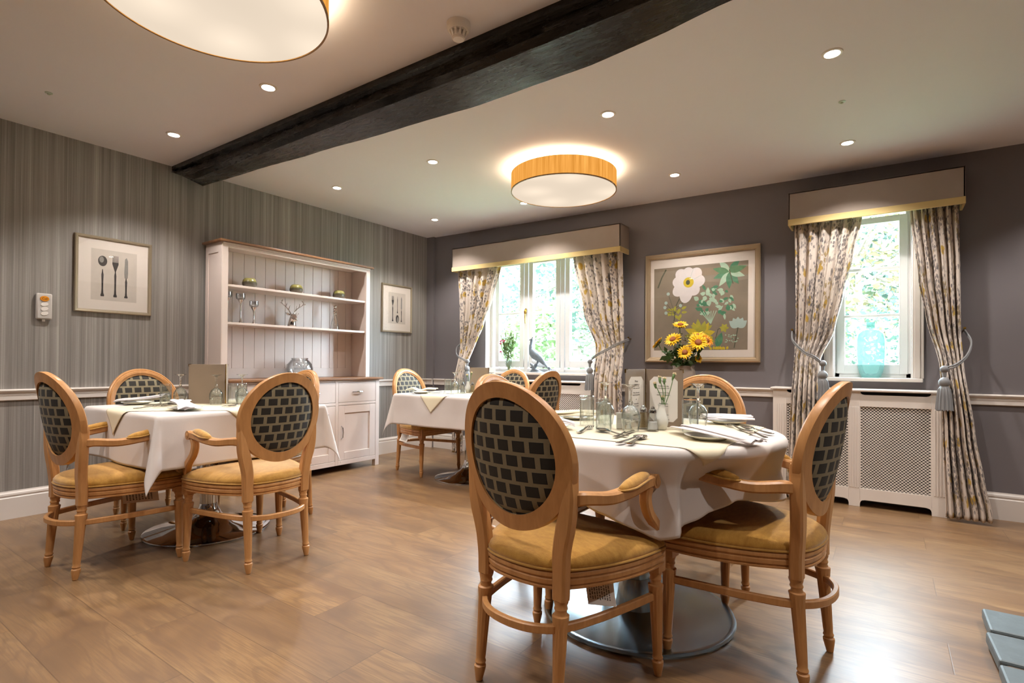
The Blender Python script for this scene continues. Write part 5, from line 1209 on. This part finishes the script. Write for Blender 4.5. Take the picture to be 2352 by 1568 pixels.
# ------------------------------------------------------------------ garden
b = MB(); b.box(-40, 40, .3, 60, .05, .1); o = b.build('garden_lawn', plain('lawn', '#5c6a4c', .9, var=.3, vs=2), None, smooth=0); structure(o)
def lf(name, a, b_): 
    t = NT(name); P = t.coord(); c = t.mix(t.noise(P, 3, 3), a, b_); m = t.done(c, .5); tr = t.n('ShaderNodeBsdfTranslucent', None, Color=c); mx = t.n('ShaderNodeMixShader', None, _0=.35, _1=t.b.outputs[0], _2=tr.outputs[0]); t.t.links.new(mx.outputs[0], t.out.inputs[0]); return m
LG = lf('laurel_leaf', '#3a4c2c', '#55683c'); LD = lf('dark_leaf', '#20302a', '#31443c'); LP = lf('pale_leaf', '#38422f', '#4f5945'); LY = lf('autumn_leaf', '#42402a', '#5c5338')
BARK = plain('bark', '#5a5248', .9, var=.2)
def tree(x, y, h, r, n, leaf, mat, s, seed, cat='tree', grp='garden trees beyond the windows', z0=.1, squash=1.1):
    t = thing('garden_' + ('tree' if cat == 'tree' else 'shrub'), s, cat, (x, y, z0), 0, grp); rnd = random.Random(seed); b = MB()
    b.tube([(0, 0, 0), (.03, .02, h * .4), (-.02, .0, h * .75)], [.06 * r, .045 * r, .02 * r], 8)
    for k in range(9):
        a = rnd.uniform(0, 6.3); z = h * rnd.uniform(.3, .8); b.tube([(0, 0, z), (cos(a) * r * .5, sin(a) * r * .5, z + .2 * r), (cos(a) * r * .9, sin(a) * r * .9, z + .35 * r)], [.022 * r, .014 * r, .005 * r], 6)
    b.build('branches', BARK, t); 
    leafcloud('foliage', (0, 0, h - r * squash * .75), (r, r, r * squash), n, leaf, mat, seed=seed, parent=t)
tree(.1, 2.2, 1.75, .55, 900, .14, LG, 'leafy lime-green laurel close outside the three-light window', 1, 'shrub', 'garden shrubs outside')
tree(-.9, 2.5, 2.3, .6, 1100, .10, LD, 'dark green shrub outside the left light of the three-light window', 2, 'shrub', 'garden shrubs outside')
tree(-2.6, 6.2, 4.6, 1.9, 2600, .17, LD, 'blue-green garden tree beyond the left of the three-light window', 3)
tree(-.2, 7.5, 4.4, 1.9, 2400, .16, LP, 'pale garden tree beyond the middle of the three-light window', 4)
tree(1.2, 4.6, 2.0, .9, 1100, .10, LP, 'pale shrub beyond the right light of the three-light window', 5, 'shrub', 'garden shrubs outside')
tree(4.2, 5.2, 3.7, 1.3, 2600, .13, LY, 'yellowing garden tree with bare branches outside the right-hand window', 6)
tree(5.0, 6.8, 4.6, 1.7, 3000, .15, LD, 'pale garden tree behind the yellowing one', 7)
tree(4.6, 3.2, 1.6, .5, 900, .08, LD, 'dark shrub low outside the right-hand window', 8, 'shrub', 'garden shrubs outside')
tree(4.6, 9.5, 5.4, 2.1, 4200, .24, LP, 'large pale garden tree furthest behind the right-hand window', 9)
tree(-3.6, 10.5, 5.4, 2.2, 3600, .24, LP, 'large pale garden tree furthest behind the three-light window', 10)
leafcloud('garden_hedge', (0, 14, 1.5), (14, 1.2, 1.9), 9000, .28, LP, 'long pale hedge at the back of the garden', 'hedge', 11, kind='stuff', base=(0, 14, 0))
for x, y, s in ((1.543, 1.62, 'left orange bloom outside the right light of the three-light window'), (1.623, 1.66, 'right orange bloom outside the right light of the three-light window')):
    t = thing('garden_flower', s, 'flower', (x, y, .1), 0, 'orange garden blooms'); b = MB(); b.tube([(0, 0, 0), (.01, 0, .93)], .006, 6); b.build('stem', M['stem'], t)
    b = MB(); b.sphere((.01, 0, .972), .032, 14, 8, (1, 1, .75)); b.build('bloom', plain('orange_bloom', '#d8502c', .6, var=.2, vs=30), t, smooth=180)
